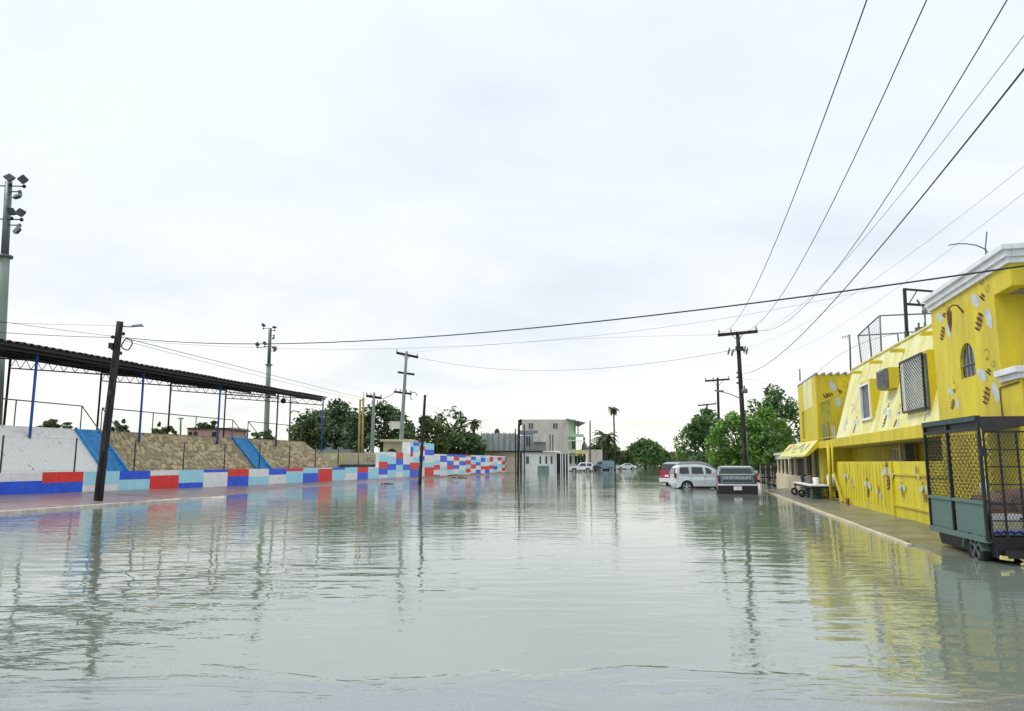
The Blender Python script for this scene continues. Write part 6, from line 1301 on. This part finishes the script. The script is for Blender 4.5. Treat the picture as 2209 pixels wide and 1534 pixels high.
# ================================================================== trees
def leafcloud(q, c, rad, n, size, r_, shell=.55):
    for _ in range(n):
        v = Vector((r_.gauss(0, 1), r_.gauss(0, 1), r_.gauss(0, 1))).normalized() * (shell + (1 - shell) * r_.random()) * (1.0 if r_.random() < .9 else 1.12)
        p = Vector(c) + Vector((v.x * rad[0], v.y * rad[1], v.z * rad[2]))
        a = Vector((r_.gauss(0, 1), r_.gauss(0, 1), r_.gauss(0, .7) )).normalized(); b = a.cross(Vector((r_.gauss(0, 1), r_.gauss(0, 1), r_.gauss(0, 1)))).normalized()
        s = size * r_.uniform(.6, 1.35); q.add([p - a * s, p - b * s * .45, p + a * s, p + b * s * .45], [(0, 1, 2, 3)])
def tree(lab, px0, px1, ptop, pbot, Y, leaf, seed, dens=1.0, size=.22, trunk=True, group='street and park trees', name='tree', base=.2, clumps=None, openness=0):
    r_ = random.Random(seed); x0, x1 = XY(px0, Y)[0], XY(px1, Y)[0]; zt_, zb_ = ZZ(ptop, Y), max(ZZ(pbot, Y), .3); W2 = (x1 - x0) / 2; cx = (x0 + x1) / 2; H = zt_ - zb_
    t = thing(name, lab, 'tree', (cx, Y, 0), group); q = MB(); n = clumps or int(16 + W2 * 3)
    cl = []
    n = clumps or int(30 + W2 * 2)
    for k in range(n):
        a = r_.uniform(0, 6.28); f = math.sqrt(r_.random()); hz = r_.random() ** .9
        if k < 12: a = (k % 2) * math.pi + r_.uniform(-.5, .5); f = 1.0; hz = (k // 2 + .5) / 6 * .85
        prof = (1 - max(0, hz - .35) ** 2 * 1.7) if hz > .35 else .86 + hz * .4
        cr_ = W2 * r_.uniform(.20, .32); crz = min(cr_ * .85, H * .26)
        cl.append((Vector((cx + math.cos(a) * f * max(0, W2 * prof - cr_ * .55), Y + math.sin(a) * f * max(0, W2 * .8 * prof - cr_), zb_ + crz * .9 + hz * max(0, H - 1.8 * crz))), cr_, crz))
    if not openness:
        for k in range(5): cl.append((Vector((cx + (k - 2) * W2 * .28, Y + .5, zb_ + H * (.42 + .08 * (k % 2)))), W2 * .34, H * .36))
    if openness == .5:
        cl = [(c + Vector((r_.uniform(-.5, .5) * W2, 0, -crz * .4 + r_.uniform(-.5, .3) * H)), cr_ * r_.uniform(.4, .9), crz * r_.uniform(.4, .9)) for c, cr_, crz in cl[12:34]]; n = len(cl)
    for c, cr_, crz in cl:
        nl = int(dens * (50 + 1.1 * (cr_ / size) ** 2) * (1 - openness * .75))
        leafcloud(q, c, (cr_, cr_, crz), nl, size, r_, .6)
        leafcloud(q, c, (cr_ * 1.22, cr_ * 1.22, crz * 1.22), int(nl * .12), size * .8, r_, .85)
    q.build('crown', LM[leaf], t)
    q = MB(); tb = Vector((cx, Y, base - .5)); tm = Vector((cx + W2 * .08, Y, zb_ + H * .25)); rr_ = .05 + W2 * .05
    q.tube([tb, tb.lerp(tm, .5) + Vector((.05, .05, 0)), tm], [rr_ * 1.3, rr_, rr_ * .8], 8)
    for k in range(min(9, n)):
        c = cl[k * n // min(9, n)][0]; q.tube([tm - Vector((0, 0, .2)), tm.lerp(c, .5) + Vector((0, 0, .2)), c], [rr_ * .6, rr_ * .35, .03], 6)
    q.build('trunk', M['bark'], t, True); return t
tree('big dark dense tree behind the end of the stadium stand', 628, 805, 860, 990, 92, 'deep', 1, 1.0, .32)
tree('big dark rounded tree behind the three-armed concrete pole', 742, 892, 862, 990, 88, 'deep', 2, 1.0, .32)
tree('lower olive tree at the left foot of the big dark trees', 628, 700, 900, 975, 90, 'olive', 3, .9, .3)
tree('yellowish green tree right behind the slim post in the water', 858, 972, 897, 990, 98, 'olive', 4, .9, .32)
tree('tall open-branched tree with sky showing through, left of the grey building', 930, 1008, 874, 940, 106, 'deep', 5, .40, .34, openness=.7)
tree('dark bushy tree under the open-branched tree', 925, 1045, 920, 990, 104, 'deep', 6, .9, .32)
tree('bright green street tree in front, behind the pickup', 1528, 1660, 885, 1016, 58, 'fresh', 7, 1.3, .17)
tree('bright green street tree to the right of the power pole', 1598, 1716, 878, 1016, 57, 'fresh', 8, 1.3, .17)
tree('tall dark feathery tree rising beside the shop annex', 1596, 1752, 830, 1005, 66, 'mid', 9, 1.1, .2)
tree('mid green tree at the left end of the right-hand tree row', 1458, 1582, 893, 1010, 72, 'mid', 10, 1.1, .2)
tree('small tree with thin top behind the third power pole', 1490, 1565, 878, 965, 80, 'mid', 11, .9, .22)
tree('rounded green tree at the far end of the street', 1352, 1432, 944, 1002, 190, 'mid', 12, .9, .5)
tree('small green tree right of the far rounded tree', 1415, 1446, 968, 1001, 210, 'mid', 13, .8, .5)
tree('olive tree behind the date palm in the distance', 1262, 1340, 950, 1003, 165, 'olive', 14, .9, .5)
tree('low dark bushes behind the white sedan', 1325, 1368, 970, 1003, 180, 'olive', 15, .9, .45, name='bush')
tree('dark shrub mass added to fill and darken the tree bases behind the silver car and pickup', 1490, 1672, 962, 1034, 61, 'deep', 16, 1.0, .2, name='bush')  # added deep-toned foliage: fills the crowns down and darkens their bases
tree('leafy branches hanging over the beige house front', 1650, 1725, 965, 1003, 53, 'mid', 17, .9, .16)
for k, (a, b, c, d, Yk, lab, lf_) in enumerate(((82, 142, 903, 925, 75, 'low bush top above the whitewashed bank', 'olive'), (225, 275, 905, 935, 80, 'dark bush top behind the leaning pole', 'deep'), (325, 372, 914, 940, 85, 'faint bush top above the middle of the first tan bank', 'olive'),
                                           (415, 480, 905, 926, 99, 'bushes showing above the pink house roof', 'deep'), (536, 600, 928, 950, 90, 'low green bush just past the second stairway', 'olive'))):
    tree(lab, a, b, c, d, Yk, lf_, 30 + k, .8, .24, name='bush', group='bushes behind the stand', openness=.5)
stuffm = MB(); r9 = random.Random(77)
for k in range(110):
    px = r9.uniform(1395, 1500); Yk = r9.uniform(230, 330); leafcloud(stuffm, (*XY(px, Yk), ZZ(r9.uniform(985, 997), Yk)), (3, 3, 2), 26, .9, r9)
for k in range(60):
    px = r9.uniform(1240, 1400); Yk = r9.uniform(260, 330); leafcloud(stuffm, (*XY(px, Yk), ZZ(r9.uniform(980, 998), Yk)), (4, 3, 2.5), 26, 1.0, r9)
o = stuff(stuffm.build('distant_treeline', LM['olive'])); tag(o, 'hazy low line of far trees closing the end of the street', 'trees'); o['kind'] = 'stuff'
# palms
def palm(lab, px, pbase, ptop, Y, frond, nf, seed, skirt=True, tr=.2):
    r_ = random.Random(seed); x = XY(px, Y)[0]; z1_ = ZZ(ptop, Y); t = thing('palm_tree', lab, 'palm tree', (x, Y, 0), 'palms at the end of the street')
    q = MB(); q.tube([(x, Y, -.3), (x + .05, Y, z1_ * .5), (x, Y, z1_)], [tr * 1.4, tr, tr * .9], 8); q.build('trunk', M['bark'], t, True)
    q = MB()
    for k in range(nf):
        a = r_.uniform(0, 6.28); el = r_.uniform(-.9, 1.2) if skirt else r_.uniform(-.1, 1.2); L_ = frond * r_.uniform(.7, 1.1); p = Vector((x, Y, z1_)); dv_ = Vector((math.cos(a) * math.cos(el), math.sin(a) * math.cos(el), math.sin(el))); prev_ = p
        for s_ in range(6):
            dv_.z -= .26; dv_.normalize(); nx = prev_ + dv_ * L_ / 6; sd_ = dv_.cross(Vector((0, 0, 1))).normalized() * frond * .16 * (1 - abs(s_ - 2) / 5)
            q.add([prev_ - sd_, prev_, nx, nx - sd_ * .9 + Vector((0, 0, -.2))], [(0, 1, 2, 3)]); q.add([prev_ + sd_, prev_, nx, nx + sd_ * .9 + Vector((0, 0, -.2))], [(0, 1, 2, 3)]); prev_ = nx
    q.build('fronds', LM['palm'], t)
palm('tall slim fan palm standing alone against the sky', 1326, 1000, 884, 155, 1.5, 46, 1, tr=.17)
palm('shorter spreading date palm to the left of the tall palm', 1306, 1000, 945, 150, 3.2, 40, 2, False, .35)
palm('small palm behind the trees left of the grey building', 1022, 990, 912, 120, 1.5, 34, 3, tr=.2)
